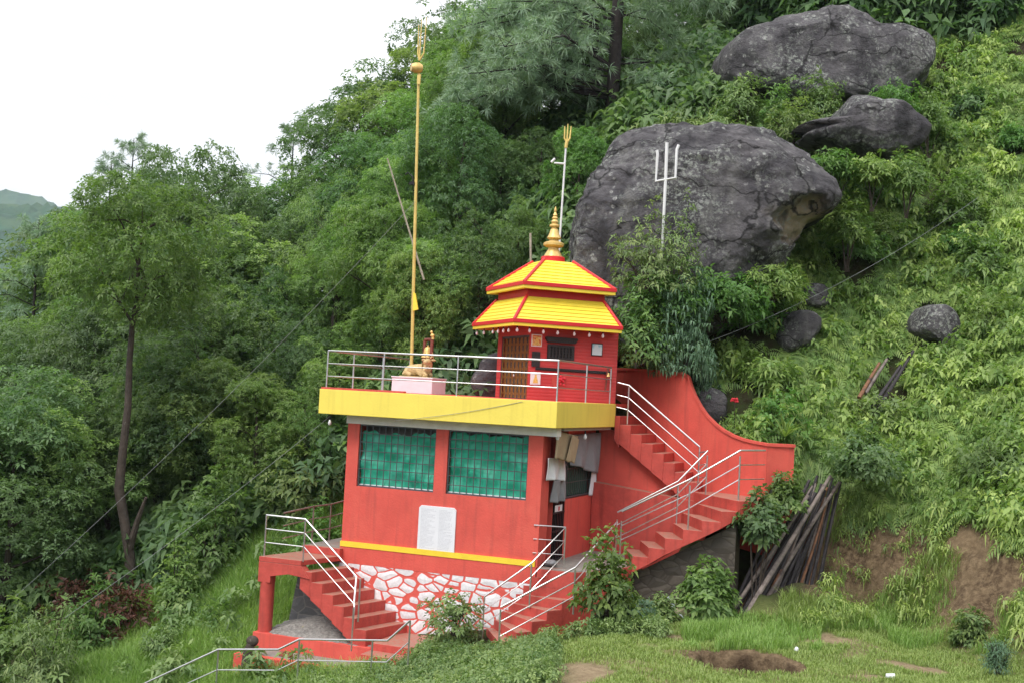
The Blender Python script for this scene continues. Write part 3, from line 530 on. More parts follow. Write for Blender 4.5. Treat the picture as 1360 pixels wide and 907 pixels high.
# ------------------------------------------------------------------ stairs, landing, curved parapet
def wl(x): return 6.62 - 0.545 * x                      # line of the parapet's face
up_st = thing('staircase', 'upper red staircase climbing from the landing to the yellow terrace below the curved wall', 'staircase', (1.2, 4.7, -2.2))
st = MB()
for k in range(9):
    x0 = 0.14 + .312 * (k - 1); x1 = x0 + .312; z = -.32 - .231 * k
    if k == 0: x0 = 0.004
    if k == 8: break
    zb = z - .52 if k else -.95
    MB().prism([(x0 + .002, 4.72), (x1, 4.72), (x1, wl(x1) + .1), (x0 + .002, wl(x0) + .1)], [zb - .18 * 0, zb - .21, zb - .21, zb], z).build('step', m_redstep, up_st, bevel=.008)
low_st = thing('staircase', 'lower red staircase winding down from the landing past the gate to the bushes', 'staircase', (1.5, 3.2, -3.9))
MB().prism([(2.30, 4.50), (2.64, 4.10), (3.76, 2.80), (4.15, 3.2), (4.15, wl(4.15) + .1), (2.65, wl(2.65) + .1), (2.33, 4.72)], -2.62, -2.17).build('landing', m_redstep, low_st, bevel=.008)
lt = [((2.30, 4.45), (3.42, 2.52), (3.76, 2.79), -2.43), ((2.05, 4.2), (2.98, 2.5), (3.42, 2.50), -2.69), ((1.95, 3.80), (2.52, 2.5), (2.98, 2.49), -2.94), ((1.50, 3.80), (2.08, 2.5), (2.52, 2.48), -3.19),
      ((1.10, 3.80), (1.68, 2.5), (2.08, 2.47), -3.46), ((.72, 3.8), (1.27, 2.5), (1.68, 2.46), -3.70)]
inner = [(2.64, 4.10), (2.30, 4.05), (2.2, 3.98), (1.95, 3.9), (1.5, 3.85), (1.1, 3.84)]
for k, (pi, po, pb, z) in enumerate(lt):
    po2 = lt[k - 1][1] if k else (3.76, 2.79); bprev = lt[k - 1][3] - .42 if k else -2.62
    MB().prism([pi, po, (po2[0], po2[1] - .003 * k), (po2[0], po2[1] + .9), inner[k]], [z - .42, z - .42, bprev, bprev, bprev], z).build('step', m_redstep, low_st, bevel=.006)
MB().prism([(.45, .50), (-.48, .50), (-.48, 4.61), (.72, 3.82), (1.27, 2.48), (.95, 1.3)], -4.7, -3.962).build('landing_base', m_redstep, low_st, bevel=.006)
MB().prism([(.42, .53), (-.47, .53), (-.47, 4.60), (.70, 3.80), (1.22, 2.48), (.92, 1.32)], -3.96, -3.945).build('landing', m_conc, low_st, bevel=.006)
MB().prism_y([(.75, -5.4), (.75, -4.30), (1.27, -4.16), (3.42, -2.92), (3.74, -2.75), (3.74, -5.4)], 2.82, 3.4).build('rubble_fill', m_soilrub, low_st)
# steps going on down in front of the painted stones
a0, a1 = np.array((-.42, .42)), np.array((.96, 1.3)); b0, b1 = np.array((-1.6, .30)), np.array((-.62, -1.25))
for k in range(7):
    f0, f1 = k / 7, (k + 1) / 7; z = -4.15 - .215 * k
    P0, Q0 = a0 + (b0 - a0) * f0, a1 + (b1 - a1) * f0; P1, Q1 = a0 + (b0 - a0) * f1, a1 + (b1 - a1) * f1
    MB().prism([tuple(P0), tuple(Q0), tuple(Q1), tuple(P1)], -6.0, z).build('step', m_redstep, low_st, bevel=.006)
ret = thing('retaining_wall', 'dark red retaining wall with a dusty ledge in the shade under the upper stairs', 'wall', (.8, 4.7, -4))
MB().prism_y([(-.52, -2.2), (-.52, -.63), (.10, -.80), (2.45, -2.60), (2.45, -2.9)], 5.05, 5.25).build('upper_face', m_red, ret)
MB().prism_y([(-.5, -4.3), (-.5, -2.12), (1.75, -2.36), (2.6, -2.45), (2.6, -4.3)], 4.62, 5.26).build('ledge', m_redstep, ret)
par = thing('parapet_wall', 'red retaining wall with a swept curved top beside the upper stairs', 'wall', (2, wl(2), -2))
crv = [(-1.3, .97), (.4, .94), (1.15, .90), (1.55, .885)]
for (px, py) in [(914.5, 503), (918, 516), (923, 528), (930, 541), (939, 554), (950, 565), (961, 573.5), (974, 580.5), (987, 585.5), (1002, 589), (1019, 592)]:
    d = B.R.T @ ray(px, py); c0 = B.c; t_ = (6.62 - .545 * c0[0] - c0[1]) / (d[1] + .545 * d[0]); p = c0 + d * t_; crv.append((p[0], p[2]))
xe = crv[-1][0]
poly = [(-1.3, -1.6), (2.4, -3.4), (xe, -3.6)] + crv[::-1]
MB().prism_y(poly, wl, lambda x: wl(x) + .22).build('wall_face', m_red, par)
cap = MB()
for i in range(len(crv) - 1):
    (xa, za), (xb, zb) = crv[i], crv[i + 1]
    cap.add([(xa, wl(xa) - .05, za + .002), (xb, wl(xb) - .05, zb + .002), (xb, wl(xb) + .26, zb + .002), (xa, wl(xa) + .26, za + .002), (xa, wl(xa) - .05, za + .07), (xb, wl(xb) - .05, zb + .07), (xb, wl(xb) + .26, zb + .07), (xa, wl(xa) + .26, za + .07)],
            [(3, 2, 1, 0), (4, 5, 6, 7), (0, 1, 5, 4), (2, 3, 7, 6)])
cap.build('coping', m_red, par)
ye = wl(xe); e2 = (xe + .62, ye + .42); tz = crv[-1][1]
MB().prism([(xe + .004, ye), e2, (e2[0] - .1, e2[1] + .2), (xe + .004, ye + .24)], -4.4, tz - .005).build('end_wall', m_red, par)
MB().prism([(xe - .01, ye - .05), (e2[0] + .03, e2[1] - .04), (e2[0] - .08, e2[1] + .24), (xe - .01, ye + .26)], tz - .003, tz + .07).build('end_coping', m_red, par)
# left stairs with platform, pillar and plinths
lf = thing('staircase', 'red stairs dropping from the pillared platform along the painted stone wall', 'staircase', (-5.5, -.2, -6))
for k in range(6):
    xr0 = -5.38 + .312 * (k - 1) + .02; z = -4.42 - .24 * k; xl0 = xr0 - .36
    MB().prism([(xl0, -.92), (xl0 + .312, -.92), (xr0 + .312, YF - .04), (xr0, YF - .04)], [z - .42, z - .62, z - .62, z - .42], z).build('step', m_redstep, lf, bevel=.007)
pz = -4.17
MB().prism([(-7.20, -.95), (-6.02, -.95), (-5.68, YF - .04), (-6.9, YF - .04)], pz - .12, pz).build('landing', m_redstep, lf, bevel=.007)
MB().prism_y([(-7.20, pz - .125), (-6.02, pz - .125), (-5.75, pz - .42), (-6.35, pz - .36), (-6.85, pz - .46), (-6.85, pz - .62), (-7.20, pz - .62)], -.95, -.70).build('edge_beam', m_redstep, lf, bevel=.007)
MB().box(-6.9, -6.72, -.69, .4, pz - .4, pz - .125).build('cross_beam', m_redstep, lf)
MB().box(-6.75, XL, YF - .035, 2.6, -4.4, -3.98).build('passage', m_conc, lf)
MB().prism([(-6.78, YF - .2), (-5.70, YF - .2), (-5.70, YF - .042), (-6.78, YF - .042)], -4.168, -3.985).build('step', m_redstep, lf, bevel=.006)
MB().tube([(-7.02, -.78, -6.05), (-7.02, -.78, pz - .6)], .175, 20).build('pillar', m_redstep, lf, smooth=True)
MB().prism_y([(-6.98, -6.3), (-4.3, -6.3), (-4.3, -5.6), (-5.7, -4.62), (-6.70, -4.62)], .12, .5).build('rubble_wall', m_greyrubble, lf)
def heap(u, v):
    x = -7.0 + 2.95 * u; y = -.98 + 1.35 * v
    return (x, y, -6.02 + .40 * max(0, math.sin(v * 1.5)) * (0.3 + .7 * math.sin(min(1, u * 1.25) * math.pi)) + .045 * mnoise.noise((x * 3, y * 3, 1)) + .03 * mnoise.noise((x * 9, y * 9, 4)))
MB().sheet(heap, 50, 26).build('gravel_heap', m_gravel, lf, smooth=True)
MB().box(-7.22, -3.95, -1.0, -.8, -6.9, -6.0).build('plinth', m_red, lf, bevel=.01)
MB().box(-3.95, -2.9, -1.05, .5, -6.5, -5.86).build('landing', m_redstep, lf, bevel=.01)
MB().box(-3.95, -2.75, -1.55, -1.051, -6.7, -6.03).build('step', m_redstep, lf, bevel=.01)
MB().box(-7.0, -3.951, -1.75, -1.001, -7.0, -6.36).build('plinth', m_conc, lf, bevel=.01)
MB().box(-7.1, -2.7, -1.95, -1.751, -7.3, -6.34).build('plinth', m_red, lf, bevel=.01)

# ------------------------------------------------------------------ railings
def railing(label, pts, hts, posts, cat='railing', mt=m_steel, rails=2, r=.024, drops=None, group='stainless railings'):
    o = thing('railing', label, cat, tuple(pts[0]), B)
    P = [np.array(p, float) for p in pts]; h = hts
    MB().tube([p + (0, 0, h) for p in P], r, 10).build('top_rail', mt, o, smooth=True)
    for k in range(rails):
        MB().tube([p + (0, 0, h * (k + 1) / (rails + 1)) for p in P], r * .6, 8).build('rail', mt, o, smooth=True)
    for q in posts:
        q = np.array(q, float); MB().tube([q - (0, 0, .03), q + (0, 0, h - .01)], r * .85, 8).build('post', mt, o, smooth=True)
    return o
T0 = .003
lx = -6.21
railing('steel railing round the yellow terrace edge with three bars and slim posts', [(lx, 4.75, T0), (lx, .10, T0), (-.06, .10, T0), (-.06, 4.36, T0)], .95,
        [(lx, .10, T0), (lx, 1.45, T0), (lx, 3.1, T0), (lx, 4.75, T0), (-5.02, .10, T0), (-3.45, .10, T0), (-4.7, .1, T0), (-.06, .10, T0), (-.06, 2.28, T0), (-.06, 4.36, T0)][:4] +
        [(-4.62, .10, T0), (-2.62, .10, T0), (-.06, .10, T0), (-.06, 2.28, T0), (-.06, 4.36, T0)])
railing('steel handrail falling along the upper red stairs', [(.02, 4.76, -.41), (.34, 4.76, -.47), (2.36, 4.62, -1.98)], .98, [(.34, 4.76, -.5), (2.36, 4.62, -1.98)])
railing('inner steel handrail of the lower stairs starting at the landing post', [(2.40, 4.58, -2.12), (2.69, 4.07, -2.05), (2.05, 3.72, -2.85), (.54, 3.55, -3.75)], .98, [(2.69, 4.07, -2.15), (2.05, 3.72, -2.92), (.54, 3.55, -3.92)])
railing('outer steel handrail of the lower stairs fixed to the end of the curved wall', [(4.15, 4.05, -2.02), (3.72, 3.02, -2.02), (2.62, 2.55, -2.78), (.95, 2.52, -3.70)], 1.06, [(3.72, 3.02, -2.15), (2.62, 2.55, -2.92), (.95, 2.52, -3.92)])
railing('steel handrail turning in front of the iron gate down over the painted stones', [(-.62, .53, -3.93), (.06, .86, -3.95), (-.45, .03, -4.75), (-1.47, -.25, -5.6)], .98, [(.06, .86, -3.96), (-.45, .03, -4.78), (-1.47, -.25, -5.6)])
railing('lowest steel handrail coming down in front of the bushes beside the gate', [(.93, 2.2, -3.86), (.77, -.42, -4.68), (-.68, -1.2, -5.62)], .98, [(.77, -.42, -4.72), (-.68, -1.2, -5.66)])
railing('steel handrail of the pillared platform bending down its stairs', [(-7.12, -.86, -4.17), (-6.0, -.88, -4.17), (-4.52, -.88, -5.40), (-4.33, -1.28, -5.93)], 1.0, [(-7.12, -.86, -4.17), (-6.0, -.88, -4.17), (-4.40, -.90, -5.42), (-4.33, -1.28, -6.03)])
railing('tarnished railing on the far side of the passage beside the hall', [(-6.98, -.3, -4.1), (-6.72, .7, -3.98), (-6.70, 1.55, -3.98), (-6.15, 2.4, -3.75), (-6.15, 2.75, -3.2)], .95, [(-6.72, .7, -3.98), (-6.70, 1.55, -3.98), (-6.15, 2.4, -3.75)], mt=m_steelbrown)
lowp = [(-9.95, -3.0, -8.6), (-6.81, -3, -6.95), (-5.23, -3, -6.75), (-4.71, -3, -6.46), (-2.54, -3, -6.22), (-2.03, -3.0, -5.73)]
railing('long steel handrail stepping down the slope below the platform plinths', lowp, .92, [lowp[1], lowp[3], (-2.9, -3, -6.25), lowp[5]], rails=1)

# ------------------------------------------------------------------ the shrine
SW_, SD_ = 2.54, 2.5
shr = thing('shrine', 'small square red shrine on the terrace under a two-tiered yellow roof', 'shrine', (SW_ / 2, SD_ / 2, 0), S)
def onfront(px, py, y=0.0): return S.onY(px, py, y)
def onside(px, py, x=0.0): return S.onX(px, py, x)
# door side is x = 0, front is y = 0
dw = MB(); d0, d1 = onside(700.5, 500)[1], onside(664, 500)[1]
wall_holes(dw, -SD_, 0, 0, 2.05, [(-d1, -d0, .0, 1.68)], 0, .18)
dw.v = [(p[1], -p[0], p[2]) for p in dw.v]; dw.build('door_wall', m_brickred, shr)
MB().box(.181, SW_, 0, .18, 0, 2.05).build('front_wall', m_brickred, shr)
MB().box(SW_ - .18, SW_, .181, SD_, 0, 2.05).build('side_wall', m_brickred, shr)
MB().box(.181, SW_ - .181, SD_ - .18, SD_, 0, 2.05).build('back_wall', m_brickred, shr)
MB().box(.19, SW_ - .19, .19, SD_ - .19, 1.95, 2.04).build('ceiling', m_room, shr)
dr = MB(); fx = .05
for a in ((d0, d0 + .04, 0, 1.68), (d1 - .04, d1, 0, 1.68), (d0 + .04, d1 - .04, 1.63, 1.68)): dr.box(fx - .03, fx + .03, *a)
door = dr.build('door', m_greyiron, shr)
g = MB(); n = 15
for i in range(n):
    yy = d0 + .06 + (d1 - d0 - .12) * i / (n - 1); g.box(fx - .018 + .02 * (i % 2), fx + .002 + .02 * (i % 2), yy - .016, yy + .016, .02, 1.62)
for j in range(7):
    z = .1 + .22 * j
    for i in range(n - 1):
        ya = d0 + .06 + (d1 - d0 - .12) * i / (n - 1); yb = d0 + .06 + (d1 - d0 - .12) * (i + 1) / (n - 1); za, zb = (z, z + .18) if i % 2 else (z + .18, z)
        g.tube([(fx - .024, ya, za), (fx - .024, yb, zb)], .007, 4)
g.build('folding_grille', m_bronze, door)
MB().box(.14, .16, d0, d1, 0.0, 1.66).build('door_backing', m_room, door)
MB().ell((fx - .04, (d0 + d1) / 2, .62), (.02, .025, .035)).build('padlock', m_white, door)
# roof tiers
cx_, cy_ = SW_ / 2, SD_ / 2
def tier(nm, x0, x1, y0, y1, ze, xt0, xt1, yt0, yt1, zt, n, th=.10, yb=.085):
    a = [(x0, y0), (x1, y0), (x1, y1), (x0, y1)]; b = [(xt0, yt0), (xt1, yt0), (xt1, yt1), (xt0, yt1)]
    m_ = MB()
    for i in range(4):                                  # lapped sheets, each course a few mm proud of the next
        A0, A1, B0, B1 = a[i], a[(i + 1) % 4], b[i], b[(i + 1) % 4]
        nrm = Vector((A1[1] - A0[1], -(A1[0] - A0[0]), 0)).normalized()
        for k in range(n):
            f0, f1 = k / n, (k + 1) / n; lift = .024
            p = lambda P, Q, f, l: (P[0] + (Q[0] - P[0]) * f + nrm.x * l * .5, P[1] + (Q[1] - P[1]) * f + nrm.y * l * .5, ze + (zt - ze) * f + l)
            q = [p(A0, B0, f0, lift), p(A1, B1, f0, lift), p(A1, B1, f1, 0.004), p(A0, B0, f1, .004), p(A0, B0, f0, -.01), p(A1, B1, f0, -.01)]
            m_.add(q, [(0, 1, 2, 3), (4, 5, 1, 0)])
    m_.add([(*p, zt) for p in b], [(0, 1, 2, 3)])
    o = m_.build(nm, m_yelroof, shr)
    e1 = MB(); w_ = .03
    def ring(mb, ox, z0, z1, t_):
        X0, X1, Y0, Y1 = x0 - ox, x1 + ox, y0 - ox, y1 + ox
        mb.box(X0, X1, Y0, Y0 + t_, z0, z1); mb.box(X0, X1, Y1 - t_, Y1, z0, z1); mb.box(X0, X0 + t_, Y0 + t_, Y1 - t_, z0, z1); mb.box(X1 - t_, X1, Y0 + t_, Y1 - t_, z0, z1)
    ring(e1, .035, ze - .045, ze + .055, .16); e1.build('eave_edge', m_redtrim, o, bevel=.008)
    e2 = MB(); ring(e2, .012, ze - .045 - yb, ze - .047, .14); e2.build('eave_board', m_yelroof, o, bevel=.005)
    for i in range(4):
        P = Vector((*a[i], ze + .03)); Q = Vector((*b[i], zt + .03)); MB().tube([P, Q], .044, 8).build('hip_trim', m_redtrim, o, smooth=True)
    return o
def fitS(px, py, x=None, y=None):
    return S.onX(px, py, x) if x is not None else S.onY(px, py, y)
oh = .42
tier('lower_roof', -oh - .20, SW_ - .12, -oh, SD_ + oh, 1.995, -.12, SW_ - .46, .06, SD_ - .06, 2.68, 7)
MB().box(-.10, SW_ - .42, .10, SD_ - .10, 2.55, 2.95).build('roof_drum', m_redtrim, shr)
cx_ -= .24
tier('upper_roof', -.33, SW_ - .26, -.21, SD_ + .21, 3.00, cx_ - .42, cx_ + .42, cy_ - .42, cy_ + .42, 3.76, 8)
MB().lathe([(.31, 0), (.33, .02), (.33, .16), (.30, .18)], (cx_, cy_, 3.74), 24).build('finial_base', m_redtrim, shr, smooth=True)
fp = [(.26, 0), (.25, .03), (.17, .17), (.145, .22), (.145, .25), (.22, .27), (.27, .31), (.27, .37), (.22, .41), (.14, .43), (.125, .47), (.18, .49), (.20, .52), (.175, .56), (.135, .64), (.115, .73), (.105, .76),
      (.08, .78), (.08, .81), (.135, .83), (.145, .86), (.135, .89), (.08, .91), (.095, .94), (.105, .97), (.07, 1.02), (.06, 1.04), (.085, 1.06), (.085, 1.08), (.05, 1.12), (.065, 1.15), (.06, 1.17), (.025, 1.24), (.04, 1.28), (.03, 1.33), (.005, 1.40)]
MB().lathe(fp, (cx_, cy_, 3.92), 30, lobes=(6, 7)).build('finial', m_gold, shr, smooth=True)
# carved window and bands on the front
a = onfront(727, 457); b = onfront(761.5, 479)
wn = MB(); x0, x1, z0, z1 = a[0], b[0], b[2], a[2]
hl = []
for i in range(7):
    for j in range(4):
        cx2 = x0 + .06 + (x1 - x0 - .12) * (i + .5) / 7; cz2 = z0 + .05 + (z1 - z0 - .1) * (j + .5) / 4; hl.append((cx2 - .022, cx2 + .022, cz2 - .025, cz2 + .025))
wall_holes(wn, x0, x1, z0, z1, hl, -.045, -.005); cw = wn.build('carved_window', m_dark, shr)
MB().box(x0 + .02, x1 - .02, -.012, -.003, z0 + .02, z1 - .02).build('backing', m_black, cw)
a = onfront(723.5, 449); b = onfront(766, 456)
MB().prism_y([(a[0] + .06, b[2] - .02), (b[0] - .06, b[2] - .02), (b[0], a[2]), (b[0] - .02, a[2] + .04), (a[0] + .02, a[2] + .04), (a[0], a[2])], -.09, -.003).build('window_cornice', m_dark, shr)
a = onfront(711, 487.5); b = onfront(811, 493.5)
rp_ = MB(); nn = 46
for i in range(nn):
    xx = a[0] + (b[0] - a[0]) * i / nn; zz = a[2] - .04 ; rp_.add([(xx, -.04, zz), (xx + .04, -.04, zz + .045), (xx + .04, -.003, zz + .045), (xx, -.003, zz), (xx + .016, -.04, zz - .03), (xx + .05, -.04, zz + .015)], [(0, 4, 5, 1), (0, 1, 2, 3)])
rp_.box(a[0], b[0], -.02, -.003, zz - .03, zz + .05); rp_.build('carved_band', m_dark, shr)
a = onfront(706.5, 466.5); b = onfront(716.5, 487)
MB().box(a[0], b[0], -.03, -.003, b[2], a[2]).build('carved_plate', m_dark, shr, bevel=.008)
a = onfront(733, 498); b = onfront(750, 514)
nch = MB().box(a[0], b[0], -.025, -.003, b[2], a[2]).build('offering_niche', m_redstep, shr)
def framed(label, x0, x1, z0, z1, mf, mi, fig, name='picture', mfig=None):
    p = thing(name, label, 'picture', ((x0 + x1) / 2, 0, z0), S)
    MB().box(x0, x1, -.026, -.003, z0, z1).build('frame', mf, p, bevel=.004)
    t_ = .022; q = MB().box(x0 + t_, x1 - t_, -.031, -.027, z0 + t_, z1 - t_).build('panel', mi, p)
    if fig:
        w_ = x1 - x0; h = z1 - z0; cx2 = (x0 + x1) / 2
        MB().prism_y([(cx2 - w_ * .26, z0 + h * .14), (cx2 + w_ * .26, z0 + h * .14), (cx2 + w_ * .2, z0 + h * .42), (cx2 + w_ * .1, z0 + h * .62), (cx2 + w_ * .1, z0 + h * .82), (cx2 - w_ * .1, z0 + h * .82), (cx2 - w_ * .1, z0 + h * .62), (cx2 - w_ * .2, z0 + h * .42)], -.034, -.0315).build('printed_figure', mfig, q)
a = onfront(706, 444); b = onfront(719, 460.5); framed('orange printed picture with white border high beside the shrine door', a[0], b[0], b[2], a[2], m_white, m_orange, True, mfig=m_yprint)
a = onfront(704.5, 493.5); b = onfront(717, 511); framed('yellow printed picture with white border low beside the shrine door', a[0], b[0], b[2], a[2], m_white, m_white, True, mfig=m_yprint)
a = onfront(785.5, 455.5); b = onfront(799.5, 473); framed('pale blue notice in a black frame on the shrine wall', a[0], b[0], b[2], a[2], m_black, m_paper, False, name='framed_notice')
fl = onfront(744, 505); fm = MB()
for i in range(22): r = random.Random(i); fm.ell((fl[0] + r.uniform(-.11, .11), -.05 + r.uniform(-.02, .02), fl[2] + r.uniform(-.13, .13)), (.035, .03, .035), 7, 5)
tag(fm.build('flower_garland', m_flower, frame=S, org=(fl[0], -.03, fl[2]), smooth=True), 'bright red flower garland hanging on the shrine wall below the carved band', 'garland')
# bulbs under the lower eave
k = 0
for (px, py, side) in [(632, 437, 1), (643, 438, 1), (655, 436.5, 1), (662, 435, 1), (669, 434, 1), (676, 432.5, 1), (687, 434, 0), (703.5, 433.5, 0), (722, 434, 0), (741, 435, 0), (763, 437, 0), (783, 438.5, 0), (801, 440.5, 0)]:
    p = S.onX(px, py, -oh - .12) if side else S.onY(px, py, -oh + .1)
    z = 1.862; p = (p[0], min(p[1], SD_ + oh - .12), z)
    o = thing('light_bulb', 'small white bulb hanging under the lower eave of the shrine roof', 'bulb', (p[0], p[1], z), S, 'bulbs under the shrine eave')
    MB().lathe([(.014, 0), (.014, -.05), (.022, -.06), (.036, -.09), (.038, -.115), (.025, -.145), (.004, -.155)], (p[0], p[1], z), 10).build('glass', m_bulb, o, smooth=True)
    MB().tube([(p[0], p[1], z + .02), (p[0], p[1], z - .04)], .018, 8).build('socket', m_black, o)
def bulb_at(p, label):
    o = thing('light_bulb', label, 'bulb', p, B)
    MB().lathe([(.016, -.08), (.03, -.11), (.045, -.15), (.046, -.18), (.03, -.215), (.004, -.225)], p, 10).build('glass', m_bulb, o, smooth=True)
    MB().tube([p, (p[0], p[1], p[2] - .09)], .017, 8).build('socket', m_black, o)
bulb_at(tuple(B.onY(438.5, 553, 1.0)), 'white bulb hanging off the far corner of the yellow slab against the trees')
p = B.onY(777.5, 570, 2.4); bulb_at((p[0], p[1], -.70), 'white bulb hanging from the ceiling in front of the grey sheet')
p = B.onY(734, 570, .75); bulb_at((-.22, .75, -.70), 'white bulb under the beam next to the cardboard')

def bell(label, top, h, frame=B, group=None):
    o = thing('bell', label, 'bell', top, frame, group); k = h
    MB().lathe([(.50 * k, -1.0 * k), (.52 * k, -.96 * k), (.42 * k, -.8 * k), (.33 * k, -.55 * k), (.30 * k, -.3 * k), (.22 * k, -.17 * k), (.08 * k, -.13 * k), (.07 * k, 0)], top, 20).build('bell_body', m_gold, o, smooth=True)
    MB().tube([(top[0], top[1], top[2] + .12), (top[0], top[1], top[2] - .02)], .012, 6).build('hanger', m_greyiron, o)
    return o
# pedestal, bull and bell frame on the terrace
pd = B.onY(519.5, 522, 1.9); pe = B.onY(573, 525, 1.9)
ped = thing('pedestal', 'white marble pedestal carrying the golden bull', 'pedestal', (pd[0], 1.9, 0), B)
MB().box(pd[0], pe[0], 1.9, 2.75, 0, .39).build('block', m_marble, ped, bevel=.008)
MB().box(pd[0] - .02, pe[0] + .02, 1.88, 2.77, .392, .425).build('top_slab', m_marble, ped, bevel=.006)
def bull():
    cx2 = (pd[0] + pe[0]) / 2 - .02; y = 2.3; z0 = .427
    verts = [(-.33, 0, .16), (-.18, 0, .18), (.05, 0, .19), (.22, 0, .22), (.30, -.02, .36), (.33, -.10, .44), (.31, -.24, .40), (.30, -.31, .37),
             (-.26, -.17, .09), (-.10, -.20, .05), (.20, -.15, .10), (.34, -.18, .05), (.22, -.2, .04), (-.26, .17, .09), (-.10, .20, .05), (.20, .15, .10), (.34, .16, .05), (.14, 0, .30), (-.40, -.08, .1), (-.36, -.17, .05)]
    ed = [(0, 1), (1, 2), (2, 3), (3, 4), (4, 5), (5, 6), (6, 7), (1, 8), (8, 9), (3, 10), (10, 11), (11, 12), (1, 13), (13, 14), (3, 15), (15, 16), (2, 17), (0, 18), (18, 19)]
    rad = [.13, .175, .175, .165, .105, .095, .075, .055, .09, .045, .08, .05, .035, .09, .045, .08, .05, .09, .03, .03]
    me = bpy.data.meshes.new('bull_statue'); me.from_pydata([(v[0], v[1], v[2]) for v in verts], ed, [])
    o = bpy.data.objects.new('bull_statue', me); C.objects.link(o); me.materials.append(m_bull); o.location = B.w((cx2, y, z0)); o.rotation_euler = (0, 0, B.rot); ORG[o.name] = (cx2, y, z0)
    sk = o.modifiers.new('skin', 'SKIN')
    for i, rr in enumerate(rad): me.skin_vertices[0].data[i].radius = (rr, rr)
    me.skin_vertices[0].data[2].use_root = True
    o.modifiers.new('sub', 'SUBSURF').levels = 2; o.modifiers['sub'].render_levels = 2
    tag(o, 'golden reclining bull statue with its head turned, on the white pedestal', 'statue')
    h = MB()
    for s in (-1, 1):
        h.tube([(cx2 + .33 + s * .05, y - .10, z0 + .51), (cx2 + .33 + s * .12, y - .10, z0 + .58), (cx2 + .33 + s * .10, y - .11, z0 + .66)], [.025, .02, .006], 8)
    h.build('horn', m_bull, o, smooth=True)
    e = MB()
    for s in (-1, 1): e.ell((cx2 + .33 + s * .14, y - .11, z0 + .46), (.07, .02, .03), 8, 6)
    e.build('ear', m_bull, o, smooth=True)
    b_ = MB().box(cx2 - .42, cx2 + .42, y - .28, y + .28, z0 - .002, z0 + .02).build('base', m_bull, o, bevel=.006)
bull()
fb = thing('bell_portal', 'rust red iron portal holding a brass bell behind the golden bull', 'frame', (pe[0] - .1, 2.5, .425), B)
fx0 = B.onY(563.5, 470, 2.95)[0]; fx1 = B.onY(573, 470, 2.62)[0]; zt = B.onY(567, 452, 2.8)[2]
for (x, y) in ((fx0, 2.95), (fx1, 2.62)): MB().box(x - .035, x + .035, y - .035, y + .035, 0.005 if y > 2.78 else .428, zt).build('post', m_rust, fb)
MB().tube([(fx0, 2.95, zt + .02), (fx1, 2.62, zt + .02)], .04, 6).build('crossbar', m_rust, fb)
bell('brass bell hanging in the rust red frame behind the bull', ((fx0 + fx1) / 2, 2.78, zt - .13), .34)
orn = MB(); p = (fx1, 2.62, zt + .06); orn.ell((p[0], p[1], p[2] + .06), (.06, .05, .055)); orn.ell((p[0] - .03, p[1], p[2] + .15), (.035, .035, .045)); orn.tube([(p[0] + .02, p[1], p[2] + .02), (p[0] + .02, p[1], p[2] - .04)], .04, 8); orn.tube([(p[0]-.04, p[1], p[2] + .17), (p[0] - .08, p[1], p[2] + .15)], [.02, .006], 6)
tag(orn.build('bird_ornament', m_gold, frame=B, org=p, smooth=True), 'tiny golden bird ornament perched on the rust red bell frame', 'ornament')
# gateposts and the small bell by the stair wall
for (px, lab) in ((844, 'white post in the creeper behind the red curved wall, the one nearer the shrine'), (861, 'white post in the creeper behind the red curved wall, the one farther from the shrine')):
    t_ = B.onY(px, 488, 6.9); q = B.onY(px + 2, 452, 6.9); tag(MB().tube([(t_[0], 6.9, t_[2] - .8), (q[0], 6.9, q[2])], .03, 8).build('white_post', m_white, frame=B, org=(t_[0], 6.9, t_[2] - .8), smooth=True), lab, 'post')
p = B.onY(851, 461, 6.9); bell('brass bell hung between two white posts behind the curved wall', tuple(p), .26)
q1 = B.onY(843.5, 461, 6.9); q2 = B.onY(862, 462, 6.9)
tag(MB().tube([(q1[0], 6.9, q1[2] + .11), (q2[0], 6.9, q2[2] + .12)], .018, 6).build('bell_bar', m_greyiron, frame=B, org=tuple(q1)), 'thin iron bar between the white posts carrying a brass bell', 'bar')
p = S.onY(808, 494, -.1); bell('tiny brass bell on a rusty stake beside the end of the terrace railing', tuple(p), .12, S)
q = S.onY(806.5, 489, -.06); q2 = S.onY(803, 518, -.06)
tag(MB().tube([(q2[0], -.1, q2[2]), (q[0], -.1, q[2] + .03)], .025, 6).build('rusty_stake', m_rust, frame=S, org=(q2[0], -.1, q2[2])), 'short rusty stake against the shrine wall holding a tiny bell', 'stake')

# ------------------------------------------------------------------ poles, tridents
def pole_between(label, px0, py0, px1, py1, y, name, parts):
    pass
gp = B.onY(547.5, 500, 2.85); gtop = B.onY(556.5, 84, 2.75)
tp = thing('trident_pole', 'tall golden pole crowned by a drum and a trident, rising from the terrace', 'pole', (gp[0], 2.85, 0), B)
base = np.array([gp[0] - .02, 2.86, .0]); top = np.array(gtop); dz = (top - base)
MB().tube([base, base + dz * .5, top], [.048, .043, .036], 12).build('pole', m_goldpole, tp, smooth=True)
dc = np.array(B.onY(554, 91, 2.72))
MB().tube([dc + (-.13, -.10, 0), dc + (-.05, -.03, 0), dc + (.05, .03, 0), dc + (.10, .08, 0)], [.10, .145, .145, .11], 16).build('drum', m_gold, tp, smooth=True)
tb = np.array(B.onY(557, 81, 2.75)); tr_ = MB()
for (px, py, xb) in ((556.3, 33, 555), (560.2, 25, 557.5), (566.6, 23, 563)):
    t_ = np.array(B.onY(px, py, 2.75)); mid = np.array(B.onY(xb, 71, 2.75)); tr_.tube([tb, mid, t_], [.026, .022, .010], 8)
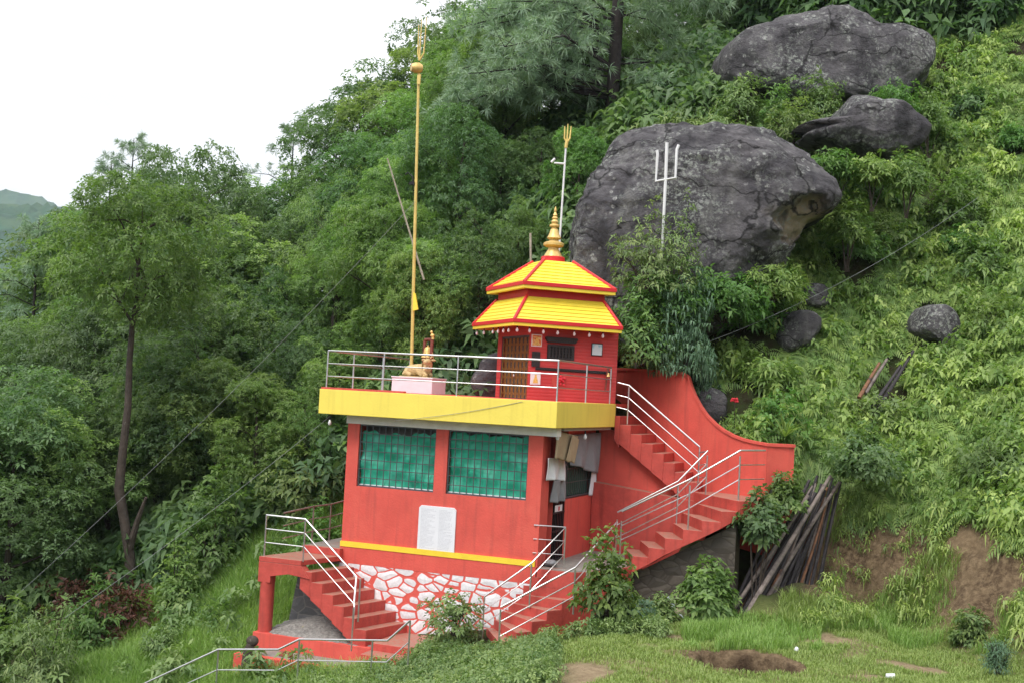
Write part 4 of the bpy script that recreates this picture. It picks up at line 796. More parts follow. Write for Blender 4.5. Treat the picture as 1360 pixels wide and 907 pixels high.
tr_.build('trident', m_goldpole, tp, smooth=True)
p0 = np.array(B.onY(555.5, 101, 2.72)); MB().prism_y([(p0[0], p0[2]), (p0[0] + .10, p0[2] + .02), (p0[0] + .09, p0[2] - .26), (p0[0], p0[2] - .24)], 2.66, 2.70).build('pennant', m_goldpole, tp)
p0 = np.array(B.onY(550.5, 389, 2.8)); MB().prism_y([(p0[0], p0[2]), (p0[0] + .06, p0[2] - .03), (p0[0] + .17, p0[2] - .46), (p0[0] + .02, p0[2] - .5)], 2.72, 2.76).build('pennant', m_yelroof, tp)
p0 = np.array(B.onY(550, 240, 2.75)); cl_ = MB(); cl_.tube([p0 + (-.25, -.05, .15), p0 + (-.2, 0, .22), p0 + (-.05, 0, .1), p0 + (-.02, 0, -.1)], .02, 6); cl_.box(p0[0] - .12, p0[0] + .02, p0[1] - .04, p0[1] + .1, p0[2] - .12, p0[2] - .04); cl_.build('lamp_bracket', m_black, tp)
# second gold trident behind the shrine
b0_ = WF.onY(741.5, 372, 35.2); tm = WF.onY(751.5, 197, 35.2); t2 = thing('trident_pole', 'slim pale pole with a golden trident standing between the shrine and the boulder', 'pole', tuple(b0_), WF)
g0 = (b0_[0] - .1, b0_[1], H(b0_[0], 35.2) - .2)
MB().tube([g0, tm], [.035, .028], 8).build('pole', m_white, t2, smooth=True)
tt = MB(); tt.tube([tm, WF.onY(753, 188, 35.2)], .05, 8)
for (xa, xb, yt) in ((749.6, 750.3, 168), (753.4, 754.4, 165), (757, 758.6, 168)): tt.tube([WF.onY(753, 190, 35.2), WF.onY(xa, 184, 35.2), WF.onY(xb, yt, 35.2)], [.03, .028, .014], 8)
tt.build('trident', m_goldpole, t2, smooth=True)
MB().tube([WF.onY(751, 218, 35.2), WF.onY(736, 217, 35.2)], .03, 6).build('side_arm', m_white, t2)
MB().tube([WF.onY(732, 216, 35.2), WF.onY(737, 211, 35.2)], .04, 6).build('lamp_head', m_white, t2)
# white trident in front of the boulder
t3 = thing('trident', 'plain white trident planted in the shrubs before the great boulder', 'trident', tuple(WF.onY(875, 400, 33.7)), WF)
q = lambda px, py: WF.onY(px, py, 33.7)
MB().tube([q(873.5, 470), q(877.3, 370), q(884, 240), q(885.8, 190)], [.03, .03, .045, .045], 8).build('shaft', m_white, t3, smooth=True)
MB().tube([q(872.3, 200), q(873.3, 205), q(871, 241), q(897, 237), q(899, 199), q(901.5, 193)], .042, 8).build('fork', m_white, t3, smooth=True)
# bare bamboo
a = at(514.5, 211, 36); b = at(549, 324, 36); b2 = at(563, 372, 36)
bp_ = MB(); npt = 14; bp_.tube([a + (b2 - a) * (i / npt) for i in range(npt + 1)], [.02 + .012 * i / npt for i in range(npt + 1)], 8)
for i in range(npt): c = a + (b2 - a) * (i / npt); bp_.tube([c, c + (b2 - a).normalized() * .04], .027 + .012 * i / npt, 8)
tag(bp_.build('bamboo_pole', m_bamboo, frame=WF, org=tuple(b2), smooth=True), 'bare leaning bamboo pole crossing behind the golden pole', 'pole')
a = at(704.5, 310, 36); b = at(705.5, 380, 36)
tag(MB().tube([b, a], .035, 8).build('bamboo_stake', m_bamboo, frame=WF, org=tuple(b)), 'short upright bamboo stake peeping over the shrine roof', 'stake')

# ------------------------------------------------------------------ things hung and laid by the gate
def hung(name, label, cat, m_, px, x=XR + .07, amp=.03, seed=0, th=.012, nu=14, nv=14):
    P = [np.array(B.onX(a[0], a[1], x)) for a in px]; r = random.Random(seed); ph = [r.uniform(0, 6) for _ in range(4)]   # corners: top near, top far, bottom far, bottom near
    def fn(u, v):
        p = (P[0] * (1 - u) + P[1] * u) * (1 - v) + (P[3] * (1 - u) + P[2] * u) * v
        return (p[0] + amp * (math.sin(u * 11 + ph[0] + v * 2) + .6 * math.sin(u * 23 + ph[1])) * (.3 + v), p[1], p[2] + .015 * math.sin(u * 9 + ph[2]) * v)
    c = (P[0] + P[1]) / 2
    return tag(MB().sheet(fn, nu, nv).build(name, m_, frame=B, org=tuple(c), solid=th, smooth=True), label, cat)
hung('cardboard_sheet', 'brown folded cardboard sheet hung from the slab above the gate', 'cardboard', m_card, [(741, 572), (768, 579), (759, 612), (737, 609)], XR + .28, .008, 2, .03)
hung('cardboard_sheet', 'narrow cardboard flap hung edge-on beside the folded sheet', 'cardboard', m_card, [(760, 577), (769, 583), (762, 614), (752, 612)], XR + .36, .006, 3, .02)
hung('grey_sheet', 'large grey cloth sheet draped over the side window', 'cloth', m_gcloth, [(764, 577), (797, 574), (795, 629), (761, 617)], XR + .08, .06, 5, .012, 24, 18)
hung('white_shirt', 'white shirt hung to dry over the top of the gate', 'shirt', m_cloth, [(727, 608), (750, 607), (750, 637), (726, 637)], XR + .10, .045, 7)
hung('grey_towel', 'grey towel hung under the white shirt on the gate', 'towel', m_gcloth, [(735, 637.5), (750, 637), (750, 665), (732, 668)], XR + .08, .045, 9)
hung('white_curtain', 'narrow white curtain strip at the far edge of the side window', 'curtain', m_cloth, [(787, 618), (791.5, 618), (790, 657), (783.5, 657)], XR + .03, .02, 12)
q = B.onX(731, 750, XR + .2); rag = MB()
for i in range(7): r = random.Random(i + 60); rag.ell((q[0] + r.uniform(-.1, .1), q[1] + r.uniform(-.15, .25), -3.9 + r.uniform(0, .06)), (r.uniform(.08, .15), r.uniform(.09, .17), r.uniform(.05, .08)), 9, 6)
tag(rag.build('rag_bundle', m_gcloth, frame=B, org=(q[0], q[1], -3.95), smooth=True), 'crumpled pale grey rag on the floor at the foot of the gate', 'rag')
# cables
def cable(label, a, b, sag, r=.012, n=24):
    a, b = Vector(a), Vector(b); pts = [a + (b - a) * (i / n) - Vector((0, 0, sag * 4 * (i / n) * (1 - i / n))) for i in range(n + 1)]
    tag(MB().tube(pts, r, 6).build('cable', m_cable, frame=WF, org=tuple(a)), label, 'cable')
gw = B.w(B.onY(551.5, 268, 2.75))
cable('thin grey cable dropping from the golden pole through the treetops', gw, at(20, 792, 29), .25, .0042)
cable('grey cable running from under the yellow slab down over the grassy slope', B.w((-6.25, .5, -.66)), at(86, 820, 27.5), .12, .0048)
cable('grey cable crossing the fern hillside above the dry-stone rocks', at(842, 486, 32.7), at(1300, 262, 36.5), .55, .005)
cable('fine dark wire drooping across the yellow slab front', B.w(B.onY(525, 558, -.05)), B.w(B.onY(694, 533, -.03)), .05, .005)

# ------------------------------------------------------------------ pile of poles
random.seed(21)
M_ = [0, 0, 1, 0, 2, 0, 0, 1, 0, 2]
def lay_pole(a, b, r, mt, label, group, bend=0.05):
    a, b = Vector(a), Vector(b); n = 8; s = Vector((random.uniform(-1, 1), random.uniform(-1, 1), random.uniform(-.3, .6))) * bend
    pts = [a + (b - a) * (i / n) + s * math.sin(math.pi * i / n) for i in range(n + 1)]
    o = MB().tube(pts, [r * (1.12 - .35 * i / n) for i in range(n + 1)], 9).build('wooden_pole', mt, frame=WF, org=tuple(a), smooth=True)
    return tag(o, label, 'pole', group)
for i in range(42):
    f = i / 41; layer = i % 3
    bx = 964 + 118 * f + random.uniform(-6, 6); by = 822 - 24 * f + random.uniform(-6, 8)
    a = at(bx, by + 4, 29.35 + 1.45 * f - .05 * layer); tx = 1062 + 48 * f + random.uniform(-9, 9); ty = 642 + random.uniform(-14, 26) + 8 * f
    b = at(tx, ty, 31.05 + .65 * f - .12 * layer)
    k = M_[i % 10]
    lay_pole(a, b, random.uniform(.034, .054), m_pole[k], ['blackened wooden pole leaning in the big pile against the bank', 'grey weathered wooden pole leaning in the big pile against the bank', 'reddish brown wooden pole leaning in the big pile against the bank'][k], 'poles leaning in the big pile')
a = at(983, 829, 28.6); lay_pole(a, at(1103, 632, 31.2), .062, m_pole[1], 'longest pale grey pole lying on top of the big pile', 'poles leaning in the big pile', .10)
a = at(1012, 806, 29.8); lay_pole(a, at(1115, 640, 31.3), .055, m_pole[1], 'second pale pole crossing on top of the big pile', 'poles leaning in the big pile', .16)
for (x0, y0, x1, y1, k, lab) in ((1141, 528, 1168, 482, 2, 'brown pole stub sticking out of the ferns'), (1149, 522, 1178, 477, 1, 'grey pole stub sticking out of the ferns'), (1158, 540, 1196, 486, 0, 'short black pole lying in the ferns'), (1164, 545, 1213, 466, 0, 'long black pole lying in the ferns above the bush')):
    a = at(x0, y0, hit(x0, y0) - .75); b = at(x1, y1, hit(x1, y1) - 1.0); lay_pole(a, b, .055, m_pole[k], lab, 'poles lying in the ferns', .01)

# ------------------------------------------------------------------ rocks
import bmesh
ROCKS = []; ROCKPX = []
def rock(label, outline, d, depth, cxy=None, name='boulder', rough=.10, sub=5, scar=None, push=0.0, pw=.62, seed=0, tilt=0.0, ledge=.22):
    if d is None: d = hit(sum(p[0] for p in outline) / len(outline), sum(p[1] for p in outline) / len(outline)) - depth * .35
    pts = [at(px, py, d) for px, py in outline]
    cx2 = sum(p.x for p in pts) / len(pts); cz2 = sum(p.z for p in pts) / len(pts)
    if cxy: q = at(*cxy, d); cx2, cz2 = q.x, q.z
    an = sorted((math.atan2(p.z - cz2, p.x - cx2), math.hypot(p.x - cx2, p.z - cz2)) for p in pts)
    A = np.array([a for a, _ in an]); R_ = np.array([r for _, r in an]); A = np.concatenate([A[-1:] - 2 * np.pi, A, A[:1] + 2 * np.pi]); R_ = np.concatenate([R_[-1:], R_, R_[:1]])
    bm = bmesh.new(); bmesh.ops.create_icosphere(bm, subdivisions=sub, radius=1)
    size = float(R_.mean()); sc = []; rp = random.Random(seed * 7 + 1)
    pl_ = []
    for _ in range(30):
        nv = Vector((rp.gauss(0, 1), rp.gauss(0, 1) - .5, rp.gauss(0, 1))).normalized(); pl_.append((nv, max(nv.dot(v.co) for v in bm.verts) * rp.uniform(.76, .95)))
    for v in bm.verts:
        for nv, h_ in pl_:
            e_ = v.co.dot(nv) - h_
            if e_ > 0: v.co -= nv * e_ * .92
    for v in bm.verts:
        u = v.co.copy(); th = math.atan2(u.z, u.x); rho = min(1.0, math.hypot(u.x, u.z) * 1.04); Rt = float(np.interp(th, A, R_))
        y = math.copysign(abs(u.y) ** pw, u.y) * depth; rr = Rt * rho ** pw
        p = Vector((cx2 + rr * math.cos(th), d + push + y, cz2 + rr * math.sin(th)))
        p.y += tilt * (p.z - cz2)
        q = Vector((p.x * .55 + seed, p.y * .55, p.z * .8)); n1 = mnoise.fractal(q, 1.0, 2.0, 5); n2 = mnoise.fractal(q * 3.1, 1.0, 2.0, 4)
        st_ = p.z * 1.15 + .5 * p.x * .4 + 1.2 * mnoise.noise(q * .7); led = (st_ - math.floor(st_)); led = abs(led - .5) * 2
        nr = Vector((u.x / max(Rt, .1), u.y / depth, u.z / max(Rt, .1))).normalized()
        rg1 = 1 - abs(mnoise.noise(q * 1.7 + Vector((3, 1, 7)))) * 2.2; rg2 = 1 - abs(mnoise.noise(q * 4.3 + Vector((9, 2, 1)))) * 2.4
        vd = mnoise.voronoi(q * 1.5)[0]
        p += nr * (rough * size * (.42 * n1 + .17 * n2 + .18 * (vd[1] - vd[0] - .25)) - rough * size * (ledge * (.5 + n1) * max(0, led - .70) / .30 + .34 * max(0, rg1 - .72) + .10 * max(0, rg2 - .7)))
        s_ = 0.0
        if scar:
            q0 = at(scar[0], scar[1], d); dd = math.hypot((p.x - q0.x) / scar[2], (p.z - q0.z) / scar[3]) + .35 * n2
            if u.y < 0: s_ = max(0, min(1, (1.15 - dd) * 3)); p.y += s_ * .55
        sc.append(s_); v.co = p
    me = bpy.data.meshes.new(name); bm.to_mesh(me); bm.free(); me.polygons.foreach_set('use_smooth', [True] * len(me.polygons))
    me.attributes.new('scar', 'FLOAT', 'POINT').data.foreach_set('value', sc)
    o = bpy.data.objects.new(name, me); C.objects.link(o); me.materials.append(m_rock)
    c = Vector((cx2, d + push, cz2)); me.transform(Matrix.Translation(-c)); o.location = c
    ROCKS.append((cx2, d + push, cz2, size, depth)); ROCKPX.append((min(p[0] for p in outline), max(p[0] for p in outline), min(p[1] for p in outline), max(p[1] for p in outline))); return tag(o, label, 'boulder')
rock('great dark boulder with white lichen looming behind the shrine', [(742, 420), (748, 345), (760, 300), (775, 262), (795, 222), (815, 192), (835, 176), (870, 167), (920, 165), (975, 166), (1020, 172), (1058, 188), (1095, 212), (1122, 236), (1131, 262), (1120, 285), (1085, 300), (1060, 330), (1010, 390), (930, 450), (850, 490), (780, 480)], 36.6, 2.6, cxy=(930, 300), sub=7, rough=.10, scar=(1048, 302, .95, .62), seed=2, tilt=.13)
rock('long dark boulder under the forest edge at the top of the hillside', [(938, 100), (942, 75), (962, 52), (1010, 40), (1045, 27), (1072, 20), (1110, 14), (1142, 17), (1160, 26), (1174, 38), (1204, 36), (1228, 44), (1246, 66), (1240, 98), (1210, 122), (1100, 150), (1000, 150), (950, 130)], 43.5, 2.0, sub=6, rough=.10, seed=7, tilt=.2)
rock('wedge shaped grey boulder resting on the right shoulder of the great boulder', [(1050, 172), (1085, 173), (1106, 163), (1112, 142), (1130, 130), (1165, 139), (1208, 155), (1230, 174), (1220, 193), (1192, 210), (1130, 206), (1095, 196), (1062, 184)], 38.2, 1.5, rough=.12, sub=6, seed=11)
rock('brown rounded rock on top of a split outcrop amid the ferns', [(1062, 392), (1072, 378), (1092, 376), (1101, 386), (1098, 408), (1075, 412), (1062, 405)], None, .6, name='rock', sub=4, seed=15, rough=.14)
rock('broad lichened outcrop rock below the rounded brown rock', [(1030, 460), (1038, 425), (1055, 410), (1080, 412), (1090, 430), (1082, 448), (1055, 466), (1035, 470)], None, .8, name='rock', sub=4, seed=17, rough=.14)
rock('angular purple-grey rock alone in the ferns above the black poles', [(1208, 440), (1213, 420), (1228, 406), (1250, 402), (1264, 412), (1267, 440), (1262, 470), (1252, 480), (1240, 455), (1222, 452)], None, .8, name='rock', sub=5, seed=19, rough=.14)
rock('mottled rock sitting against the curved red wall', [(922, 548), (926, 522), (942, 514), (958, 520), (966, 540), (955, 565), (935, 566)], 33.6, .5, name='rock', sub=4, seed=23, rough=.12)
rock('pale grey stone wedged at the end of the curved red wall', [(1012, 656), (1018, 642), (1035, 634), (1048, 640), (1050, 662), (1030, 672)], 30.9, .4, name='rock', sub=4, seed=29, rough=.1)
rock('grey boulder standing behind the shrine door on the terrace', [(634, 535), (636, 490), (645, 472), (660, 466), (672, 480), (674, 535)], 35.2, .7, name='rock', sub=4, seed=31, rough=.1)

# ------------------------------------------------------------------ vegetation
RG = np.random.default_rng(12)
def unit(v): return v / np.maximum(np.linalg.norm(v, axis=-1, keepdims=True), 1e-9)
def leaves(base, dirv, nrm, ln, wd, droop, tint):
    """one folded lance-shaped leaf per row: base, side, tip, side"""
    n = len(base); s = unit(np.cross(dirv, nrm)); up_ = unit(np.cross(s, dirv))
    mid = base + dirv * (ln * .45)[:, None]; tip = base + dirv * ln[:, None] - np.array([0, 0, 1.]) * (droop * ln)[:, None]
    l = mid + s * (wd * .5)[:, None] + up_ * (wd * .16)[:, None]; r = mid - s * (wd * .5)[:, None] + up_ * (wd * .16)[:, None]
    v = np.stack([base, l, tip, r], 1).reshape(-1, 3); return v, np.arange(4 * n).reshape(n, 4), np.repeat(tint, 4)
def rosettes(pos, ax, k, L, Wd, droop, spread=(45, 100), tint=None, rg=RG):
    n = len(pos); P = np.repeat(pos, k, 0); A = np.repeat(unit(ax), k, 0); m_ = n * k
    ref = unit(rg.normal(size=(n, 3))); ref = np.repeat(ref, k, 0); u = unit(np.cross(A, ref)); w = np.cross(A, u)
    ph = np.tile(np.arange(k) / k * 2 * np.pi, n) + rg.uniform(-.4, .4, m_); th = np.radians(rg.uniform(spread[0], spread[1], m_))
    d = unit(A * np.cos(th)[:, None] + (u * np.cos(ph)[:, None] + w * np.sin(ph)[:, None]) * np.sin(th)[:, None])
    nn = unit(A + rg.normal(size=(m_, 3)) * .25 + np.array([0, 0, .4]))
    ln = L * rg.uniform(.65, 1.25, m_); t_ = np.repeat(rg.beta(1.5, 3.2, n) if tint is None else tint, k) + rg.uniform(-.12, .12, m_)
    P = P + d * .02 - A * (rg.uniform(0, .5, m_) * L)[:, None]
    return leaves(P, d, nn, ln, Wd * ln / L * rg.uniform(.8, 1.2, m_), droop * rg.uniform(.3, 1.5, m_), np.clip(t_, 0, 1))
def merge(parts):
    V, F, T = [], [], []; k = 0
    for v, f, t_ in parts: V.append(v); F.append(f + k); T.append(t_); k += len(v)
    return np.concatenate(V), np.concatenate(F), np.concatenate(T)
def crown_mesh(name, seed, m_, rad, zc, ncl, ntw, k=7, L=.18, Wd=.066, droop=.22, flat=.82, spread=(45, 105), fresh=.5):
    rg = np.random.default_rng(seed); rx, ry, rz = rad
    d = unit(rg.normal(size=(ncl, 3)) + np.array([0, 0, .28])); rr = rg.uniform(.35, .92, ncl) ** .8
    cc = d * rr[:, None] * np.array([rx, ry, rz]) + np.array([0, 0, zc]); cr = rg.uniform(.20, .42, ncl) * rx
    P, A, T = [], [], []
    for i in range(ncl):
        m2 = int(ntw * (cr[i] / (.3 * rx)) ** 2 * rg.uniform(.7, 1.2)); q = unit(rg.normal(size=(m2, 3)) + d[i] * .5 + np.array([0, 0, .40]))
        P.append(cc[i] + q * (cr[i] * rg.uniform(.70, 1.08, m2))[:, None] * np.array([1, 1, flat])); A.append(unit(q * .7 + np.array([0, 0, .55]) + rg.normal(size=(m2, 3)) * .35))
        base = rg.uniform(.05, .45); tt_ = base + rg.uniform(-.12, .2, m2) + fresh * np.clip(rg.normal(-.6, .55, m2), 0, 1); T.append(tt_)
    P = np.concatenate(P); A = np.concatenate(A); T = np.clip(np.concatenate(T), 0, 1)
    v, f, t_ = rosettes(P, A, k, L, Wd, droop, spread, T, rg); me = np_mesh(name, v, f, {'tint': t_}); me.materials.append(m_); return me, cc, cr
def trunk_mesh(name, seed, h, r, cc, m_, nl=9, lean=0.0, wig=.25):
    rg = random.Random(seed); mb = MB(); n = 10; ph = rg.uniform(0, 6)
    path = [Vector((wig * math.sin(2.2 * i / n + ph) * i / n + lean * i / n, wig * math.cos(2.6 * i / n + ph * 2) * i / n, h * i / n)) for i in range(n + 1)]
    mb.tube([path[0] - Vector((0, 0, .6))] + path, [r * 1.5] + [r * (1.15 - .85 * i / n) for i in range(n + 1)], 10)
    ids = sorted(range(len(cc)), key=lambda i: rg.random())[:nl]
    for i in ids:
        c = Vector(cc[i]); z = max(.25 * h, min(h * .95, c.z - .45 * math.hypot(c.x, c.y) - .3)); k = z / h * n; j = int(min(k, n - 1)); a = path[j].lerp(path[j + 1], k - j); rr = r * (1.15 - .85 * k / n) * .5
        mid = a.lerp(c, .5) + Vector((rg.uniform(-.2, .2), rg.uniform(-.2, .2), rg.uniform(-.05, .3)))
        mb.tube([a, mid, c], [rr, rr * .6, rr * .2], 6)
        for _ in range(2): mb.tube([mid, mid.lerp(c, .6) + Vector((rg.uniform(-.6, .6), rg.uniform(-.6, .6), rg.uniform(0, .7)))], [rr * .45, rr * .12], 5)
    me = bpy.data.meshes.new(name); me.from_pydata(mb.v, [], mb.f); me.materials.append(m_); me.polygons.foreach_set('use_smooth', [True] * len(me.polygons)); return me
PROTO = {}
def proto(key, seed, m_, rad=(3.1, 3.1, 3.6), zc=6.6, ncl=50, ntw=66, th=8.5, tr=.17, k=7, L=.18, Wd=.066, **kw):
    cme, cc, crr = crown_mesh(key + '_crown', seed, m_, rad, zc, ncl, ntw, k, L, Wd, **kw); tme = trunk_mesh(key + '_trunk', seed, th, tr, cc, m_bark); PROTO[key] = (tme, cme)
proto('broadA', 1, m_leafA); proto('broadB', 2, m_leafB, rad=(3.4, 3.2, 3.3), zc=6.8, ncl=46, L=.19, droop=.3)
proto('broadC', 3, m_leafA, rad=(2.8, 2.8, 4.0), zc=6.1, ncl=52, L=.17); proto('broadD', 4, m_leafC, rad=(2.9, 2.9, 3.7), zc=6.3, ncl=48, L=.19, Wd=.06, droop=.35)
proto('broadE', 5, m_leafB, rad=(3.2, 3.2, 4.0), zc=6.0, ncl=54, L=.165, Wd=.072); proto('bright', 6, m_leafBright, rad=(2.9, 2.9, 3.9), zc=6.0, ncl=52, L=.16, Wd=.08)
proto('wispy', 7, m_leafC, rad=(2.9, 2.9, 4.2), zc=6.2, ncl=44, ntw=26, L=.20, Wd=.035, droop=.7)
def tree(key, label, x, y, h, group=None, cat='tree', name='broadleaf_tree', wide=1.0, rot=None, z=None, lean=0):
    tme, cme = PROTO[key]; s = h / 10.0
    o = bpy.data.objects.new(name, None); C.objects.link(o); o.empty_display_size = .3; o.location = (x, y, (H(x, y) if z is None else z) - .05)
    o.rotation_euler = (lean, 0, random.uniform(0, 6.28) if rot is None else rot); o.scale = (s * wide, s * wide, s); tag(o, label, cat, group)
    for nm, me in (('trunk', tme), ('crown', cme)):
        c = bpy.data.objects.new(nm, me); C.objects.link(c); c.parent = o
    return o
SKY = [(-60, 405), (0, 392), (60, 378), (100, 345), (135, 266), (175, 232), (215, 210), (262, 204), (300, 232), (345, 250), (380, 218), (430, 200), (470, 158), (505, 118), (545, 62), (580, 15), (620, -40), (1400, -60)]
def skyline(px): return float(np.interp(px, [a for a, _ in SKY], [b for _, b in SKY]))
random.seed(77)
def place(px, ytop, d, key, label, group, wide=1.0, lo=3.5, hi=17):
    t_ = at(px, ytop, d); g_ = H(t_.x, d); h = max(lo, min(hi, t_.z - g_)); return tree(key, label, t_.x, d, h, group, wide=wide, z=None if t_.z - g_ < hi + .5 else t_.z - h)
ks = ['broadA', 'broadB', 'broadC', 'broadE', 'broadA', 'broadE', 'broadB', 'broadD']
# the ridge row against the sky
for i, px in enumerate(range(100, 1000, 52)):
    q = px + random.uniform(-12, 12); place(q, skyline(q) + random.uniform(4, 26), random.uniform(54, 60), ks[i % 7], 'green broadleaf tree on the ridge against the white sky' if q < 590 else 'tall green broadleaf tree on the upper slope behind the pine trunk', 'ridge trees against the sky' if q < 590 else 'upper slope trees', random.uniform(.95, 1.2))
for i, px in enumerate(range(60, 960, 56)):
    q = px + random.uniform(-14, 14); place(q, skyline(q) + random.uniform(55, 95), random.uniform(47, 51), ks[(i * 3 + 1) % 8], 'broadleaf tree in the second rank below the ridge, downhill from the pine trunk' if q < 800 else 'broadleaf tree between the pine trunk and the long boulder', 'second rank forest trees', random.uniform(.9, 1.15))
for i, px in enumerate(range(-30, 750, 58)):
    q = px + random.uniform(-14, 14); base = skyline(q) + random.uniform(120, 170) if q < 560 else random.uniform(130, 200)
    place(q, base, random.uniform(42, 45), ks[(i * 5 + 2) % 8], 'broadleaf tree in the middle of the wooded slope behind the golden pole', 'middle slope forest trees', random.uniform(.85, 1.1))
for i, px in enumerate(range(-20, 640, 60)):
    q = px + random.uniform(-12, 12); base = skyline(q) + random.uniform(215, 280) if q < 500 else random.uniform(265, 330)
    place(q, base, random.uniform(38, 40.5), ks[(i * 3 + 4) % 8], 'lower broadleaf tree of the near forest edge behind the hall and grassy slope', 'near forest edge trees', random.uniform(.9, 1.15), lo=4)
for i, (px, yt, d, key) in enumerate([(20, 560, 35.5, 'broadE'), (85, 520, 37.5, 'broadA'), (345, 505, 36.8, 'broadD'), (410, 520, 36.5, 'wispy'), (300, 470, 38, 'broadC'), (-20, 480, 37, 'broadB'), (450, 470, 37.5, 'broadA'), (245, 480, 40, 'broadE')]):
    place(px, yt, d, key, 'low leafy tree at the very foot of the forest above the grassy slope', 'trees at the foot of the forest', 1.25, lo=3)
# trees told apart by their looks
place(772, 165, 39.6, 'bright', 'vivid light green tree hugging the near edge of the great boulder', None, .9, lo=3)
place(640, 268, 37.8, 'broadE', 'rounded dark tree directly behind the shrine roof', None, .9)
place(560, 330, 37.2, 'broadD', 'pale green tree rising right behind the golden pole and bull', None, .85, lo=3)
place(455, 240, 43, 'wispy', 'thin wispy yellow-green tree beside the leaning bamboo pole', None, .9)
place(690, 300, 39.5, 'broadA', 'dense tree filling the gap between shrine spire and boulder edge', None, .9)
tA = at(172, 600, 35.6); trunkx = [(175, 792), (172, 735), (165, 690), (158, 650), (163, 600), (170, 540), (172, 480), (176, 430)]
tt3 = thing('broadleaf_tree', 'tall tree with a long bare crooked trunk and fresh green crown above the grassy slope', 'tree', tuple(at(175, 800, 35.6)), WF)
pts = [at(a_, b_, 35.6) for a_, b_ in trunkx]; mb = MB(); mb.tube([pts[0] - Vector((0, 0, 1.2))] + pts, [.19, .165, .15, .14, .145, .12, .105, .09, .08], 12)
mb.tube([at(170, 735, 35.6), at(183, 690, 35.4), at(194, 660, 35.2)], [.13, .08, .04], 8)
tc_ = crown_mesh('foreground_crown', 41, m_leafC, (2.4, 2.2, 2.55), 0, 58, 38, 8, .165, .055, droop=.28, fresh=.6)
cpos = at(180, 342, 35.6)
pts2 = [pts[-2], pts[-1], pts[-1] + Vector((.1, 0, .9)), pts[-1] + Vector((0, .1, 1.8)), pts[-1] + Vector((.15, 0, 2.8))]; mb.tube(pts2[1:], [.085, .065, .045, .02], 8)
for i_, c in enumerate(list(tc_[1])[:16]): q0 = pts2[1 + i_ % 4]; mb.tube([q0, q0.lerp(cpos + Vector(c), .5) + Vector((0, 0, .15)), cpos + Vector(c)], [.04, .025, .009], 6)
mb.build('trunk', m_bark, tt3, smooth=True)
o = bpy.data.objects.new('crown', tc_[0]); C.objects.link(o); o.parent = tt3; o.location = cpos - Vector(ORG[tt3.name])

place(262, 199, 52.5, 'broadB', 'wide dome-shaped dark tree against the sky beside the spiky pine tops', None, .72, hi=18)
place(205, 246, 53.5, 'broadE', 'dark rounded tree directly below the spiky pine tops on the ridge', None, .9, hi=18)
# pines
def needles(pos, ax, k, L, Wd, rg):
    n = len(pos); P = np.repeat(pos, k, 0); A = np.repeat(unit(ax), k, 0); d = unit(A * .75 + rg.normal(size=(n * k, 3)) * .55); m_ = n * k
    nn = unit(rg.normal(size=(m_, 3))); ln = L * rg.uniform(.7, 1.15, m_)
    return leaves(P, d, nn, ln, np.full(m_, Wd), rg.uniform(.05, .4, m_), np.clip(np.repeat(rg.uniform(.1, .8, n), k) + rg.uniform(-.2, .2, m_), 0, 1))
def pine(label, base, h, r, branches, seed, name='pine_tree', tufts=26, L=.30, k=26, group=None):
    rg = np.random.default_rng(seed); o = thing(name, label, 'tree', tuple(base), WF, group); mb = MB(); b = Vector(base)
    mb.tube([b - Vector((0, 0, .8)), b, b + Vector((.05, 0, h * .5)), b + Vector((0, 0, h))], [r * 1.1, r, r * .75, r * .15], 12)
    P, A = [], []
    for (z, az, ln, rise) in branches:
        a = b + Vector((0, 0, z)); d = Vector((math.cos(az), math.sin(az), 0)); e_ = a + d * ln + Vector((0, 0, rise)); mid = a.lerp(e_, .5) + Vector((0, 0, .12 * ln))
        rr = max(.010, .017 * ln ** .7); mb.tube([a, mid, e_], [rr, rr * .7, rr * .25], 6)
        for q in range(int(tufts * ln / 3) + 3):
            f = rg.uniform(.22, 1.0) ** .8; c = (a.lerp(mid, f * 2) if f < .5 else mid.lerp(e_, f * 2 - 1)); side = Vector(rg.normal(size=3)); side.z = side.z * .5 + .15; off = side.normalized() * ln * rg.uniform(.04, .30) * (1.1 - .6 * f)
            t_ = c + off
            if q % 3 == 0: mb.tube([c, t_], [rr * .25, rr * .1], 4, cap=False)
            P.append(t_); A.append((off.normalized() * .8 + d * .5 + Vector((0, 0, .25))))
    mb.build('trunk', m_pinebark, o, smooth=True)
    v, f, t_ = needles(np.array(P), np.array(A), k, L, .026, rg); v = v - np.array(base); me = np_mesh('crown', v, f, {'tint': t_}); me.materials.append(m_needle); c = bpy.data.objects.new('crown', me); C.objects.link(c); c.parent = o
    return o
rg = random.Random(9); bb = at(813, 140, 45.5); br = []
for i in range(26): br.append((.6 + rg.uniform(0, 4.4), math.pi + rg.uniform(-.55, .95), rg.uniform(3.6, 7.0), rg.uniform(-1.2, .5)))
for i in range(10): br.append((1.2 + rg.uniform(0, 4.5), rg.uniform(-.9, .5), rg.uniform(2.0, 4.4), rg.uniform(-.8, .3)))
for i in range(8): br.append((7 + i * .7, rg.uniform(0, 6.28), rg.uniform(2, 4), rg.uniform(-.4, .6)))
pine('great pine with a straight dark trunk and feathery branches sweeping over the forest', (bb.x, 45.5, bb.z - .4), 13, .27, br, 5, tufts=34, L=.42, k=30)
